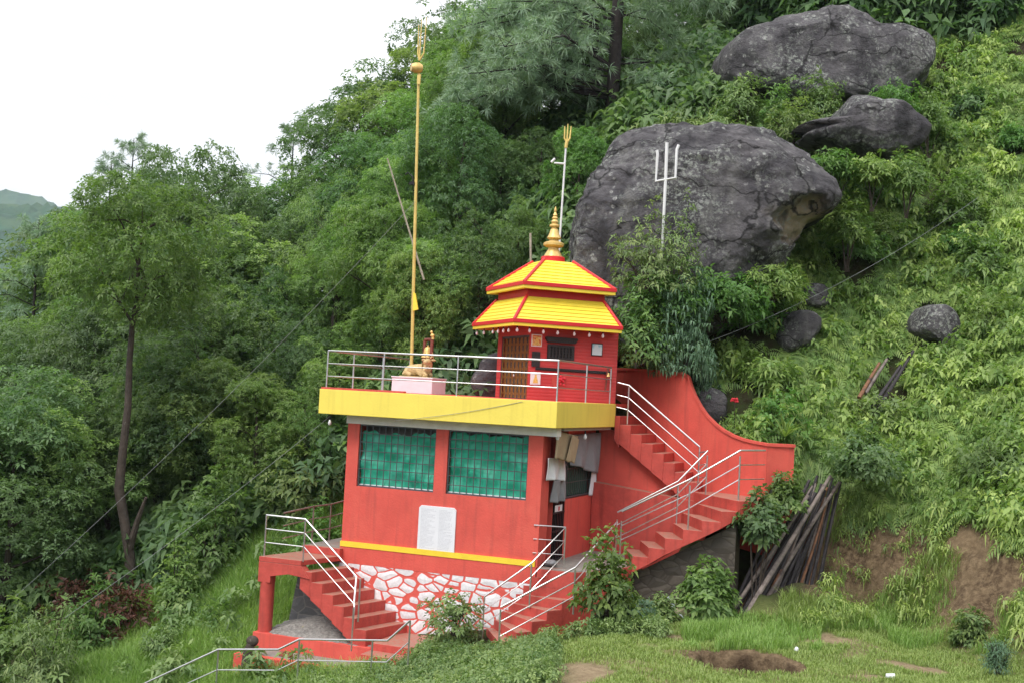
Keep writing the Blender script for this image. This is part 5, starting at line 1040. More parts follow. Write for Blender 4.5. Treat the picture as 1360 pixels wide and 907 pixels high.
def small_pine(label, px, ytop, d, h, seed, wide=1.6):
    t_ = at(px, ytop, d); rg = random.Random(seed); bl = [(h - .5 - 5.5 * i / 17, rg.uniform(0, 6.28), wide * (.35 + .65 * min(1, i / 9)) * rg.uniform(.7, 1.15), rg.uniform(.1, .6)) for i in range(18)]
    bl += [(h - .25 - .2 * q, q * 1.3, .45 + .1 * q, .45) for q in range(5)]
    pine(label, (t_.x, d, t_.z - h), h, .10, bl, seed, tufts=20, L=.34, k=20)
small_pine('sparse pine top poking above the ridge in the gap of the treeline', 391, 162, 62, 10, 31, 2.0)
small_pine('spiky pine top above the domed tree of the ridge', 178, 184, 58, 11, 32, 2.2)
small_pine('thin pine beside the spiky one, leaning out over the far hill', 148, 216, 56, 10, 33, 1.5)
small_pine('bluish pine standing lowest in front of the far hill', 52, 292, 52, 9, 34, 2.2)
small_pine('dark pine crown at the forest top right above the long boulder', 905, -60, 52, 14, 35, 3.0)
# dark wood above the fern slope
for i, px in enumerate(range(960, 1420, 48)):
    q = px + random.uniform(-10, 10); d = random.uniform(53, 57); x = at(q, 0, d).x; tree(ks[i % 7], 'shaded tree in the dark wood above the long boulder and ferns', x, d, random.uniform(9, 12), 'dark wood on the hilltop', wide=1.1)
for i, px in enumerate(range(1000, 1420, 70)):
    q = px + random.uniform(-10, 10); d = 50 + random.uniform(-.6, .6); x = at(q, 0, d).x; tree(['broadE', 'broadB'][i % 2], 'low dark tree at the front edge of the hilltop wood', x, d, random.uniform(4.5, 6.5), 'front trees of the hilltop wood', wide=1.3)

# shrubs
def shrub(label, px, py, d, r, h, m_, seed, n=220, k=6, L=.14, Wd=.07, name='shrub', ground=None, droop=.35, spread=(40, 100), cat='shrub', stems=6, shape=1.0, group=None, z=None, stalk=0.0):
    d = hit(px, py) if d is None else d; rg = np.random.default_rng(seed); b = at(px, py, d) if ground is None else Vector(ground)
    zb = H(b.x, b.y) if z is None else z; b = Vector((b.x, b.y, zb)); o = thing(name, label, cat, tuple(b), WF, group)
    q = unit(rg.normal(size=(n, 3)) + np.array([0, 0, .5])); q[:, 2] = np.abs(q[:, 2]); rr = rg.uniform(.25, 1.05, n) ** .6
    lump = 1 + .28 * np.sin(q[:, 0] * 4 + seed) * np.cos(q[:, 1] * 5 - seed) + .15 * np.sin(q[:, 2] * 9 + seed)
    P = q * (rr * lump)[:, None] * np.array([r, r * shape, h]) + np.array([0, 0, .02]); A = unit(q + np.array([0, 0, .5]) + rg.normal(size=(n, 3)) * .35)
    v, f, t_ = rosettes(P, A, k, L, Wd, droop, spread, None, rg); me = np_mesh('foliage', v, f, {'tint': t_}); me.materials.append(m_); c = bpy.data.objects.new('foliage', me); C.objects.link(c); c.parent = o
    mb = MB(); r_ = random.Random(seed)
    for i in range(stems):
        e_ = P[r_.randrange(n)]; a = Vector((r_.uniform(-.08, .08) * r, r_.uniform(-.08, .08) * r, -.15 - stalk)); mb.tube([b + a, b + a.lerp(Vector(e_), .5) + Vector((0, 0, .1 * h)), b + Vector(e_)], [.022, .016, .006], 5)
    mb.build('stem', m_bark, o); return o
shrub('fresh green lobed-leaf shrub covering the outer handrail of the lower stairs', 806, 800, 26.9, .72, 1.75, m_leafC, 51, 250, 6, .15, .09, stems=9, spread=(50, 115), z=.45)
shrub('dark leafy bush below the lobed-leaf shrub at the foot of the stairs', 835, 800, 27.4, .75, .75, m_blue, 52, 260, 6, .13, .08)
shrub('young tree with slanting stems growing against the white painted stones', 603, 835, 28.0, .78, .85, m_weed, 53, 190, 6, .12, .06, stems=7, z=-.35)
shrub('lacy grey-green sapling spreading over the face of the great boulder', 862, 330, 33.2, 1.15, 2.3, m_weed, 54, 330, 6, .15, .055, droop=.5, z=8.2, stems=12)
shrub('second sapling beside the white trident on the boulder face', 905, 330, 33.2, .75, 2.3, m_weed, 55, 170, 6, .14, .05, droop=.5, z=8.2)
shrub('broad leafy shrub between the shrine roof and the boulder', 855, 420, 33.2, 1.05, 2.3, m_leafA, 56, 560, 6, .17, .07, z=6.2)
shrub('drooping blue-green creeper bush hanging above the curved wall', 908, 470, 33.3, 1.0, 2.5, m_blue, 57, 760, 7, .11, .05, droop=1.1, spread=(70, 150), z=5.9)
shrub('trailing blue-green creeper tail behind the curved wall', 930, 500, 33.7, .5, 1.1, m_blue, 58, 260, 7, .10, .045, droop=1.2, spread=(80, 150), z=5.3)
shrub('leafy shrub with pointed bright leaves on the slope beside the creeper', 990, 440, None, 1.35, 1.3, m_leafBright, 59, 420, 6, .20, .08, z=None)
shrub('bright pointed-leaf shrub under the great boulder scar', 965, 350, 34.4, 1.3, 1.5, m_leafBright, 60, 460, 6, .19, .08, z=7.6)
shrub('bright leafy shrub climbing the foot of the great boulder beside its tan scar', 1030, 340, 35.0, 1.1, 1.0, m_fern, 91, 360, 6, .2, .06, z=8.3)
shrub('leafy shrub under the white trident at the foot of the great boulder', 900, 400, 33.6, .9, 1.5, m_leafBright, 92, 380, 6, .16, .07, z=7.4)
shrub('bright shrub with long pointed leaves just above the split outcrop', 1018, 395, None, 1.1, 1.1, m_leafBright, 95, 380, 6, .22, .075)
shrub('bright shrub with long pointed leaves between creeper and outcrop', 960, 430, None, .95, 1.1, m_leafBright, 96, 340, 6, .22, .075)
shrub('leafy shrub on the soil gully below the wedge boulder', 1135, 345, None, 1.1, 1.3, m_leafA, 99, 340, 6, .2, .08)
shrub('yellow-green shrub with long pointed leaves below the split outcrop', 1020, 510, None, .9, .8, m_fern, 97, 300, 6, .22, .07)
shrub('fresh shrub with long pointed leaves next to the wedge boulder tip', 1150, 270, None, 1.2, 1.2, m_leafBright, 98, 340, 6, .22, .075)
shrub('round dark-leaved bush covering the upper ends of the big pole pile', 1148, 625, 31.2, .95, 1.15, m_leafB, 61, 560, 6, .14, .085, z=3.5)
shrub('bush with broad leaves growing between stairs and pole pile', 940, 752, 28.8, .66, 1.2, m_leafA, 62, 400, 6, .17, .10, z=.15)
shrub('dense glossy bush swallowing the outer end of the landing beside the pole pile', 1008, 690, 29.4, .58, 1.05, m_leafB, 93, 330, 6, .17, .10, z=1.9, stalk=1.9)
shrub('low leafy bush at the outer corner of the dark rubble under the stairs', 955, 790, 28.7, .42, .95, m_leafA, 94, 240, 6, .15, .09, z=.05)
shrub('small pale weed bush growing against the dark rubble under the stairs', 880, 800, 28.2, .35, .55, m_weed, 106, 130, 6, .13, .06, z=.05)
shrub('small leafy bush at the end of the curved wall', 1042, 660, 30.2, .5, .8, m_leafA, 63, 260, 6, .13, .08, z=2.6)
shrub('pale dusty-leaved bush standing before the bare earth bank', 1288, 855, 27.3, .42, .75, m_weed, 64, 210, 6, .12, .07, z=.05)
shrub('feathery grey-green bushlet at the foot of the earth bank', 1325, 885, 24.9, .30, .6, m_blue, 65, 200, 7, .12, .02, z=.05)
shrub('dark green shrub with red tips on the ledge below the long boulder', 1055, 160, 39.6, .95, 1.6, m_leafA, 66, 320, 6, .17, .06, z=13.9)
shrub('sparse shrub spilling over the top edge of the great boulder', 960, 165, 40.3, 1.4, 1.0, m_weed, 67, 300, 6, .16, .06, z=13.9)
for (px, dd, hh, mm_, sd, lab) in ((985, 40.9, 1.3, m_weed, 301, 'grassy green shrub below the near end of the long boulder'), (1035, 40.6, 1.9, m_leafA, 302, 'tall dark shrub before the middle of the long boulder'), (1088, 40.6, 1.8, m_weed, 303, 'tall pale shrub before the middle of the long boulder'), (1190, 41.2, 1.2, m_leafBright, 304, 'bright shrub between the wedge boulder and the long boulder'), (1235, 41.5, 1.5, m_leafA, 305, 'dark leafy shrub at the far end of the long boulder')):
    shrub(lab, px, 150, dd, .85, hh, mm_, sd, 300, 6, .18, .06, z=at(px, 97 + (px - 1000) * .02 + (sd % 3) * 9, dd).z - hh, stalk=.9)
for (px, py, hh, mm_, sd, lab) in ((1108, 214, .9, m_leafBright, 311, 'bright shrub tucked under the thin tip of the wedge boulder'), (1160, 222, .8, m_fern, 312, 'yellow-green shrub under the belly of the wedge boulder'), (1205, 226, 1.0, m_leafA, 313, 'dark green shrub under the thick end of the wedge boulder'), (1128, 290, 1.3, m_leafC, 314, 'fresh sapling growing against the tan scar side of the great boulder')):
    shrub(lab, px, py, 36.7, .75, hh, mm_, sd, 260, 6, .18, .065, z=at(px, py, 36.7).z - .55 * hh, stalk=.8)
shrub('reddish-tipped shrub beside the wedge boulder', 1120, 125, 40.8, 1.3, 1.2, m_weed, 68, 300, 6, .17, .05, z=14.4)
shrub('light yellow-green sapling on the hillside right of the wedge boulder', 1262, 320, None, .9, 2.2, m_leafC, 69, 260, 6, .22, .10)
shrub('leafy sapling further down the hillside right of the wedge boulder', 1300, 370, None, .9, 1.5, m_leafA, 70, 240, 6, .20, .09)
shrub('dry rust-red bush in the forest edge beside the tall bare trunk', 118, 735, 35.0, 1.3, 1.5, m_dry, 71, 240, 6, .2, .07)
shrub('dry rust-red bush at the base of the tall bare trunk', 165, 830, 33.6, 1.1, 1.4, m_dry, 72, 220, 6, .2, .07)
shrub('pale green shrub just in front of the tall bare trunk', 125, 770, 32.8, .9, 1.9, m_leafC, 73, 260, 6, .2, .08)
shrub('upright sapling clump with bare stems on the grassy slope', 235, 800, 33.6, .75, 2.0, m_leafA, 74, 240, 6, .19, .08, stems=14)
shrub('yellow-leaved bush at the forest edge above the sapling clump', 285, 720, 34.6, 1.1, 3.0, m_leafC, 75, 360, 6, .2, .085)
shrub('feathery young tree in the near corner of the grassy slope', 60, 900, 30.2, 1.0, 2.2, m_weed, 76, 420, 7, .17, .045, droop=.5, stems=10)
shrub('dark leafy shrub beside the feathery young tree', 5, 870, 31.5, 1.2, 2.2, m_leafA, 77, 330, 6, .2, .09)
shrub('low bush crouching on the bright grass slope', 215, 870, 31.0, .55, .8, m_weed, 78, 180, 6, .14, .05)
shrub('leafy bush at the forest edge behind the platform railing', 395, 640, 35.6, 1.3, 2.2, m_leafA, 79, 420, 6, .2, .09)
shrub('bright bush beside the far railing of the passage', 425, 650, 33.8, .8, 1.3, m_leafBright, 80, 260, 6, .17, .07)
rs = random.Random(88)
for i in range(18):
    px, py = rs.uniform(985, 1350), rs.uniform(140, 640)
    if px < 1130 and py < 330 or px < 1190 and py > 600 or any(a - 25 < px < b + 25 and c - 20 < py < d + 45 for a, b, c, d in ROCKPX): continue
    shrub('rounded leafy shrub rising out of the hillside ferns', px, py, None, rs.uniform(.55, 1.05), rs.uniform(.7, 1.3), [m_leafA, m_leafC, m_leafBright, m_leafB, m_weed][i % 5], 200 + i, rs.randint(160, 300), 6, rs.uniform(.15, .21), rs.uniform(.06, .1), group='shrubs scattered over the fern hillside')
# spiky plant and the red flower by the wall
ag = thing('spiky_plant', 'spiky sword-leaved plant growing above the end of the curved wall', 'plant', tuple(at(1042, 580, 32.2)), WF)
n = 34; rg = np.random.default_rng(5); az_ = rg.uniform(0, 6.28, n); el = rg.uniform(.35, 1.35, n); dv = np.stack([np.cos(az_) * np.cos(el), np.sin(az_) * np.cos(el), np.sin(el)], 1)
v, f, t_ = leaves(np.zeros((n, 3)), dv, unit(np.stack([-np.cos(az_) * np.sin(el), -np.sin(az_) * np.sin(el), np.cos(el)], 1)), rg.uniform(.6, .95, n), np.full(n, .07), rg.uniform(.1, .5, n), rg.uniform(.1, .7, n))
me = np_mesh('leaf_rosette', v, f, {'tint': t_}); me.materials.append(m_fern); o = bpy.data.objects.new('leaf_rosette', me); C.objects.link(o); o.parent = ag
q = at(976, 531, 33.2); fm = MB(); rr_ = random.Random(3)
for i in range(14): fm.ell((q.x + rr_.uniform(-.09, .09), q.y + rr_.uniform(-.05, .05), q.z + rr_.uniform(-.05, .05)), (.035, .03, .03), 7, 5)
fo = thing('flower_plant', 'single red flower head above the rock by the curved wall', 'flower', (q.x, q.y, H(q.x, q.y)), WF)
fm.build('bloom', m_flower, fo, smooth=True); MB().tube([(q.x + .05, q.y + .05, H(q.x, q.y) - .1), (q.x, q.y + .02, q.z)], .012, 5).build('stem', m_bark, fo)

# ------------------------------------------------------------------ ground cover (nobody could count it)
def visible(p, mrg=60):
    d = p - np.array([0, 0, CAMZ]); y = d[:, 1] * cp + d[:, 2] * sp_; z = -d[:, 1] * sp_ + d[:, 2] * cp; x = d[:, 0]; a, b = FPX * x / y, -FPX * z / y
    u = 680 + a * cr_ - b * sr_; w = 453.5 + a * sr_ + b * cr_; return (u > -mrg) & (u < 1360 + mrg) & (w > -mrg) & (w < 907 + mrg), u, w
def frond(L, nseg, pw_, rg):
    """an arching fern frond: pairs of leaflets along a drooping midrib"""
    t_ = np.linspace(.12, 1, nseg); x = L * (t_ - .12 * t_ ** 2); z = L * (.75 * t_ - .78 * t_ ** 2); c = np.stack([x, 0 * x, z], 1)
    w = pw_ * L * np.sin(np.clip(t_ * 1.05, 0, 1) * math.pi * .93 + .12) ** .7; P, D, LN = [], [], []
    for s in (-1, 1):
        P.append(c); D.append(unit(np.stack([.55 + 0 * x, s * np.ones_like(x), -.25 - .2 * t_], 1))); LN.append(w)
    P, D, LN = np.concatenate(P), np.concatenate(D), np.concatenate(LN); nn = np.tile([0.15, 0, 1.], (len(P), 1))
    return leaves(P, D, nn, LN, np.full(len(P), L / nseg * .60), np.full(len(P), .25), rg.uniform(0, .35, len(P)))
def fern_proto(seed, nf=7):
    rg = np.random.default_rng(seed); parts = []
    for i in range(nf):
        v, f, t_ = frond(rg.uniform(.7, 1.15), 9, .30, rg); a = 2 * math.pi * i / nf + rg.uniform(-.3, .3); tl = rg.uniform(-.2, .45); c, s = math.cos(a), math.sin(a)
        ct, s_t = math.cos(tl), math.sin(tl); v = np.stack([v[:, 0] * ct - v[:, 2] * s_t, v[:, 1], v[:, 0] * s_t + v[:, 2] * ct], 1)
        v = np.stack([v[:, 0] * c - v[:, 1] * s, v[:, 0] * s + v[:, 1] * c, v[:, 2] + .12], 1); parts.append((v, f, t_ + rg.uniform(0, .2)))
    return merge(parts)
def weed_proto(seed, n=16, k=6, L=.17, Wd=.07, h=.55, r=.3, droop=.4):
    rg = np.random.default_rng(seed); P = np.stack([rg.normal(0, r * .5, n), rg.normal(0, r * .5, n), rg.uniform(.1, 1, n) * h], 1); A = unit(np.stack([P[:, 0], P[:, 1], np.full(n, .35)], 1) + rg.normal(size=(n, 3)) * .25)
    return rosettes(P, A, k, L, Wd, droop, (45, 105), None, rg)
def scatter(name, protos, pos, scl, m_, tintv=.35, tilt=None, rg=RG):
    parts = []; ch = rg.integers(0, len(protos), len(pos)); rot = rg.uniform(0, 2 * np.pi, len(pos)); off = np.clip(rg.normal(.10, tintv * .55, len(pos)) + .22 * wob(pos[:, 0], pos[:, 1], .75, 2.) + .12 * wob(pos[:, 0], pos[:, 1], 2.1, 5.), -.3, .75)
    for i, (v, f, t_) in enumerate(protos):
        s = np.where(ch == i)[0]
        if not len(s): continue
        c, n_ = np.cos(rot[s])[:, None], np.sin(rot[s])[:, None]; V = np.stack([v[None, :, 0] * c - v[None, :, 1] * n_, v[None, :, 0] * c * 0 + v[None, :, 0] * n_ + v[None, :, 1] * c, np.repeat(v[None, :, 2], len(s), 0)], 2) * scl[s][:, None, None]
        if tilt is not None: V[:, :, 2] += V[:, :, 0] * tilt[s, 0][:, None] + V[:, :, 1] * tilt[s, 1][:, None]
        V = V + pos[s][:, None, :]; F = f[None] + (np.arange(len(s)) * len(v))[:, None, None]; T = np.clip(t_[None] + off[s][:, None], 0, 1)
        parts.append((V.reshape(-1, 3), F.reshape(-1, f.shape[1]), T.ravel()))
    v, f, t_ = merge(parts); me = np_mesh(name, v, f, {'tint': t_}); me.materials.append(m_); o = bpy.data.objects.new(name, me); C.objects.link(o); return o
def grad(x, y): e_ = .25; return np.stack([(Hn(x + e_, y) - Hn(x - e_, y)) / (2 * e_), (Hn(x, y + e_) - Hn(x, y - e_)) / (2 * e_)], 1)
def field(n, x0, x1, y0, y1, test, seed):
    rg = np.random.default_rng(seed); x = rg.uniform(x0, x1, n); y = rg.uniform(y0, y1, n); z = Hn(x, y); p = np.stack([x, y, z], 1); vis, u, w = visible(p); l = B.R.T @ (p - B.o).T
    inb = (l[0] > -6.6) & (l[0] < .05) & (l[1] > -.2) & (l[1] < 6.2) | (l[0] > -7.4) & (l[0] < -2.6) & (l[1] > -2.1) & (l[1] < 2.8) | (l[0] > -1.7) & (l[0] < 4.9) & (l[1] > 2.3) & (l[1] < wl(l[0]) + .62) | (l[0] > -1.7) & (l[0] < 1.3) & (l[1] > -1.3) & (l[1] < 3)
    k = vis & ~inb & test(x, y, z, u, w)
    for (ua, ub, wa, wb) in ROCKPX[3:9]: k &= ~((np.abs(u - (ua + ub) / 2) < (ub - ua) * .5) & (w > wa) & (w < wb - 6))
    for (rx, ry, rz, sz, dp) in ROCKS[:3]: k &= ~((np.hypot((x - rx) / sz, (y - ry) / (dp * .8)) < .68))
    return p[k]
pile = lambda u, w: (w > 632) & (w < 830) & (u > np.interp(w, [632, 830], [1058, 955])) & (u < np.interp(w, [632, 830], [1122, 1082]))
fern_ok = lambda x, y, z, u, w: (z > .9) & ((x > 5.2) | (z > 5.2) & (x > 3.4)) & (y < 49) & (y > 24) & ~pile(u, w) & ~((w > 462) & (w < 556) & (np.abs(u - np.interp(w, [465, 545], [1200, 1152])) < 22))
rgf = np.random.default_rng(50)
P = field(19000, 3.4, 24, 26, 49, lambda x, y, z, u, w: fern_ok(x, y, z, u, w) & (wob(x, y, .8, 1.) + .7 * wob(x, y, 1.9, 3.) + .5 * wob(x, y, 4.3, 6.) < .80) & ((z > 2.35 + .35 * wob(x, y, 1.4, 2.)) | (x < 6.6) | (rgf.uniform(size=len(x)) < .0)) & ((u < 1150) | (w > 320) | (wob(x, y, .9, 5.) < .45)), 3)
G = grad(P[:, 0], P[:, 1]); o = scatter('fern_hillside', [fern_proto(i, n_) for i, n_ in ((1, 6), (2, 7), (3, 5), (4, 6))], P + (0, 0, -.03), RG.uniform(.36, .80, len(P)), m_fern, .6, G * .75)
tag(o, 'dense bright ferns blanketing the steep hillside', 'ferns', kind='stuff'); nF = len(P)
P = field(3000, 3.4, 24, 26.5, 46, lambda x, y, z, u, w: fern_ok(x, y, z, u, w) & (z > 2.3) & (wob(x, y, .8, 1.) + .7 * wob(x, y, 1.9, 3.) < .9), 4)
o = scatter('hillside_weeds', [weed_proto(i, 14, 6, .17, .075, .55, .32, .6) for i in (1, 2, 3, 4)], P, RG.uniform(.7, 1.5, len(P)), m_fern, .6); tag(o, 'broad-leaved weeds growing among the hillside ferns', 'weeds', kind='stuff')
# lawn, tall grass
def blades(name, pos, h, w, m_, rg, bend=.45, bandt=None):
    n = len(pos); a = rg.uniform(0, 2 * np.pi, n); d = np.stack([np.cos(a), np.sin(a), 0 * a], 1); s = np.stack([-np.sin(a), np.cos(a), 0 * a], 1); b = (rg.uniform(.1, 1, n) * bend * h)[:, None]
    p0 = pos - s * (w * .5)[:, None]; p1 = pos + s * (w * .5)[:, None]; up_ = np.array([0, 0, 1.]); m1 = pos + up_ * (h * .6)[:, None] + d * b * .35; q0 = m1 - s * (w * .4)[:, None]; q1 = m1 + s * (w * .4)[:, None]; tip = pos + up_ * (h * .95)[:, None] + d * b * 1.1
    v = np.stack([p0, p1, q1, q0, tip, tip + s * .004], 1).reshape(-1, 3); k = np.arange(n)[:, None] * 6; f = np.concatenate([k + [0, 1, 2, 3], k + [3, 2, 5, 4]], 0)
    me = np_mesh(name, v, f, {'tint': np.repeat(np.clip(rg.beta(1.6, 2.4, n) if bandt is None else bandt, 0, 1), 6)}); me.materials.append(m_); o = bpy.data.objects.new(name, me); C.objects.link(o); return o
rgl = np.random.default_rng(8)
pitr = lambda x, y: np.hypot((x - PIT[0]) / 1.05, (y - PIT[1]) / .9)
bare = lambda x, y: barev(x, y) > rgl.uniform(.05, .75, len(x))
P = field(230000, .8, 13, 19.5, 33.0, lambda x, y, z, u, w: (lawn_mask(x, y) > .35) & (pitr(x, y) > 1.12) & ~bare(x, y), 9)
o = blades('lawn_grass', P, rgl.uniform(.03, .10, len(P)), rgl.uniform(.010, .018, len(P)), m_grass, rgl, .9); tag(o, 'short green grass on the flat lawn with bare patches', 'grass', kind='stuff'); nL = len(P)
tuft = lambda x, y: wob(x, y, 1.7, 9.) + .5 * wob(x, y, 4.1, 1.)
P = field(150000, 1.5, 13.5, 22.5, 33.5, lambda x, y, z, u, w: (pitr(x, y) > 1.1) & (np.abs(z) < 1.0) & ~((w > 770) & (w < 818) & (u > 955) & (u < 1095) & (y < 31.5)) & ((w < 838) & (tuft(x, y) > .0) & (y > 25.2) & (u > 760) | (u > 905) & (u < 1090) & (w > 815) & (w < 866) & (y > PIT[1] + .7) & (tuft(x, y) > -.5) | (u > 1180) & (w < 870) & (tuft(x, y) > .2)), 10)
o = blades('tall_grass', P, rgl.uniform(.10, .34, len(P)) * np.clip(.85 + .45 * wob(P[:, 0], P[:, 1], 2.3, 4.), .4, 1.4), rgl.uniform(.010, .017, len(P)), m_tallgrass, rgl, .8); tag(o, 'tall tufted grass at the foot of the bank and pole pile', 'grass', kind='stuff')
P = field(260000, -17, -2.5, 25, 38, lambda x, y, z, u, w: (u < 560) & (y < 36.5) & ((x > -12.5) | (y < 32)), 12)
o = blades('slope_grass', P, rgl.uniform(.15, .50, len(P)), rgl.uniform(.014, .022, len(P)), m_tallgrass, rgl, .9, np.clip(rgl.beta(1.6, 2.2, len(P)) + .25 * wob(P[:, 0], P[:, 1], .9), 0, 1)); tag(o, 'lush bright grass covering the slope below the platform', 'grass', kind='stuff'); nS = len(P)
P = field(90000, 6.5, 14.5, 24.8, 33, lambda x, y, z, u, w: (z > .15) & (z < 2.9) & (tuft(x, y) + .8 * wob(x, y, .9, 3.) > .3), 14)
o = blades('bank_grass', P, rgl.uniform(.10, .36, len(P)), rgl.uniform(.012, .02, len(P)), m_grass, rgl, 1.0); tag(o, 'scattered dry grass clinging to the bare earth bank', 'grass', kind='stuff')
P = field(1300, 7, 14.5, 24.8, 33.5, lambda x, y, z, u, w: (z > .1) & (z < 2.8) & (wob(x, y, 1.3, 6.) + .6 * wob(x, y, 3.7, 2.) > .1) & ~pile(u, w), 24)
o = scatter('bank_weeds', [weed_proto(60 + i, 9, 5, .15, .035, .35, .25, .9) for i in range(3)], P, RG.uniform(.6, 1.4, len(P)), m_fern, .5); tag(o, 'small straggling weeds rooted in the bare earth bank', 'weeds', kind='stuff')
# weeds before the stairs, on the grass slope and at the forest edge
wp = [weed_proto(20 + i, 18, 6, .13, .05, .5, .28) for i in range(4)]
P = field(5200, -6, 3.6, 20, 29.5, lambda x, y, z, u, w: ((u > 470) & (u < 735) & (w > 780) & (x < 1.7) | (u > 330) & (u < 480) & (w > 850) & (y < 27.2) | (u > 660) & (u < 960) & (w > 760) & (w < 850) & (y > 26.2)) & (y > 22), 15)
o = scatter('undergrowth', wp, P, RG.uniform(.42, .88, len(P)), m_weed, .45); tag(o, 'tangled green weeds massed in front of the stairs', 'weeds', kind='stuff'); nU = len(P)
P = field(190, -16, -4, 27, 37, lambda x, y, z, u, w: (wob(x, y, .7, 2.) > .1) & (u < 450), 16)
o = scatter('slope_weeds', [weed_proto(30 + i, 16, 6, .17, .065, .6, .3) for i in range(3)], P, RG.uniform(.7, 1.5, len(P)), m_weed, .4); tag(o, 'leafy weeds dotted over the grassy slope', 'weeds', kind='stuff')
P = field(5200, -30, 10, 35.5, 52, lambda x, y, z, u, w: (x < 2.5) | (y > 42) & (x < 8), 17)
o = scatter('forest_undergrowth', [weed_proto(40 + i, 22, 6, .24, .09, .9, .6) for i in range(3)], P, RG.uniform(.9, 2.0, len(P)), m_leafB, .35); tag(o, 'dark leafy undergrowth filling the floor of the forest', 'undergrowth', kind='stuff')
P = field(2600, 7, 30, 46.5, 62, lambda x, y, z, u, w: (w < 60), 21)
if len(P): o = scatter('hilltop_undergrowth', [weed_proto(70 + i, 22, 6, .24, .09, 1.0, .6) for i in range(3)], P, RG.uniform(1.2, 2.6, len(P)), m_leafB, .3); tag(o, 'dark undergrowth below the hilltop wood', 'undergrowth', kind='stuff')
P = field(1500, 2, 12, 38.4, 44, lambda x, y, z, u, w: (u > 830) & (u < 1250) & (w < 235), 18)
o = scatter('ledge_weeds', [weed_proto(50 + i, 16, 6, .17, .05, .6, .3) for i in range(3)], P, RG.uniform(.8, 1.7, len(P)), m_weed, .45); tag(o, 'wild weeds on the ledges between the boulders', 'weeds', kind='stuff')
P = field(5200, 2, 10, 38.4, 43, lambda x, y, z, u, w: (u > 970) & (u < 1045) & (w < 200), 19)
if len(P): o = blades('ledge_grass', P, rgl.uniform(.3, .75, len(P)), rgl.uniform(.018, .03, len(P)), m_tallgrass, rgl, .9); tag(o, 'bright tuft of long grass on top of the great boulder', 'grass', kind='stuff')

# ------------------------------------------------------------------ odds and ends on the ground
random.seed(31)
q = at(908, 806, 28.75); sk_ = MB().ell((q[0], q[1], .16), (.26, .2, .17), 14, 9)
tag(sk_.build('sack', m_sack, frame=WF, org=(q[0], q[1], 0), smooth=True), 'slumped buff sack in the rubbish under the lower stairs', 'sack')
q = at(897, 812, 28.55); q.z = .02; tag(MB().tube([(q[0] - .1, q[1], .1), (q[0], q[1] - .05, .16), (q[0] + .12, q[1] - .06, .16), (q[0] + .25, q[1] - .1, .04)], .018, 8).build('hose', m_pipe, frame=WF, org=tuple(q), smooth=True), 'curled white hose lying before the buff sack', 'hose')
q = at(889, 806, 28.8); q.z = 0.0; tag(MB().tube([(q[0] - .05, q[1], .5), (q[0] + .06, q[1], .42), (q[0] + .1, q[1] - .03, .2), (q[0] + .08, q[1] - .05, .05)], .05, 8).build('bent_pipe', m_pipe, frame=WF, org=tuple(q), smooth=True), 'bent pale blue pipe sticking out of the rubbish under the stairs', 'pipe')
for (px, py, s, lab) in ((868, 808, .13, 'broken red brick in the rubbish under the stairs, nearest the shrub'), (880, 811, .11, 'broken red brick between the bent pipe and the sack'), (899, 803, .12, 'broken red brick leaning behind the buff sack'), (1045, 805, .16, 'lump of red brick in the grass at the foot of the pole pile')):
    q = at(px, py, 28.7) if px < 950 else WF.onZ(px, py, .05); b = MB(); b.box(-s, s, -s * .6, s * .6, -s * .4, s * .4); R2 = Matrix.Rotation(random.uniform(0, 3), 3, 'Z') @ Matrix.Rotation(random.uniform(-.4, .4), 3, 'X')
    b.v = [tuple(R2 @ Vector(v) + Vector((q[0], q[1], max(0, H(q[0], q[1])) + s * .4 + .03))) for v in b.v]; tag(b.build('broken_brick', m_brick, frame=WF, org=(q[0], q[1], 0), bevel=.015), lab, 'brick')
q = WF.onZ(1182, 899, .06); zc = H(q[0], q[1]); c = thing('plastic_cup', 'pale plastic cup lying on the lawn near the bottom edge', 'cup', (q[0], q[1], zc), WF)
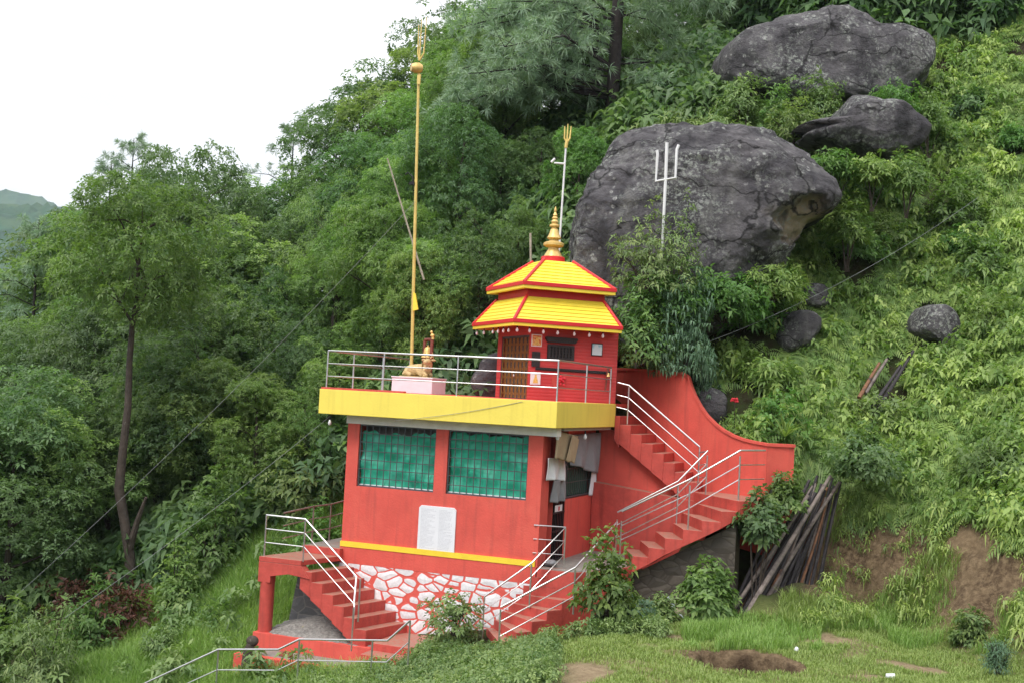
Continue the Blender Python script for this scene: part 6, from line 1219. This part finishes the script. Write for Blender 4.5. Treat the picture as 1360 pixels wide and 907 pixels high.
MB().tube([(q[0] - .08, q[1], zc + .06), (q[0] + .08, q[1] - .02, zc + .06)], [.045, .06], 14).build('cup_body', m_cup, c, smooth=True)
q = WF.onZ(1058, 861, .05); zc = H(q[0], q[1]); tag(MB().ell((q[0], q[1], zc + .06), (.05, .05, .07)).build('litter_scrap', m_cup, frame=WF, org=(q[0], q[1], zc), smooth=True), 'crumpled white scrap on the lawn beyond the pit', 'litter')
q = B.onY(327, 885, -1.9); st_ = MB(); st_.tube([(q[0], -1.9, q[2] - .4), (q[0] + .05, -1.9, q[2] + .35), (q[0] + .13, -1.9, q[2] + .62)], [.16, .14, .09], 9); st_.ell((q[0] + .13, -1.9, q[2] + .62), (.16, .12, .13), 9, 7)
tag(st_.build('tree_stump', m_bark, frame=B, org=(q[0], -1.9, q[2] - .4), smooth=True), 'dark gnarled stump standing beside the lower red plinth', 'stump')
for (px, lab) in ((386, 'loose dark brick on the plinth ledge, beside its twin near the pillar end'), (379, 'smaller loose brick fragment on the plinth ledge')):
    p = B.onZ(px, 867, -6.3); tag(MB().box(p[0] - .1, p[0] + .1, -1.55, -1.4, -6.358, -6.25).build('loose_brick', m_brick, frame=B, org=(p[0], -1.5, -6.36), bevel=.012), lab, 'brick')

# ------------------------------------------------------------------ the air of the valley
hz = MB().box(-2600, 2600, -1600, 3300, -75, 330).build('haze', bpy.data.materials.new('haze_air'), frame=WF); tag(hz, kind='stuff'); hz['label'] = 'thin pale haze filling the valley air'
hm = hz.data.materials[0]; hm.use_nodes = True; t = hm.node_tree; t.nodes.clear(); oo = t.nodes.new('ShaderNodeOutputMaterial'); pv = t.nodes.new('ShaderNodeVolumePrincipled')
pv.inputs['Color'].default_value = (0.76, 0.88, 1.0, 1); pv.inputs['Density'].default_value = 0.00013; pv.inputs['Anisotropy'].default_value = 0.2; t.links.new(pv.outputs[0], oo.inputs['Volume'])
print('faces', sum(len(m_.polygons) for m_ in bpy.data.meshes), 'ferns', nF, 'lawn', nL, 'slope', nS, 'under', nU, 'objects', len(bpy.data.objects))
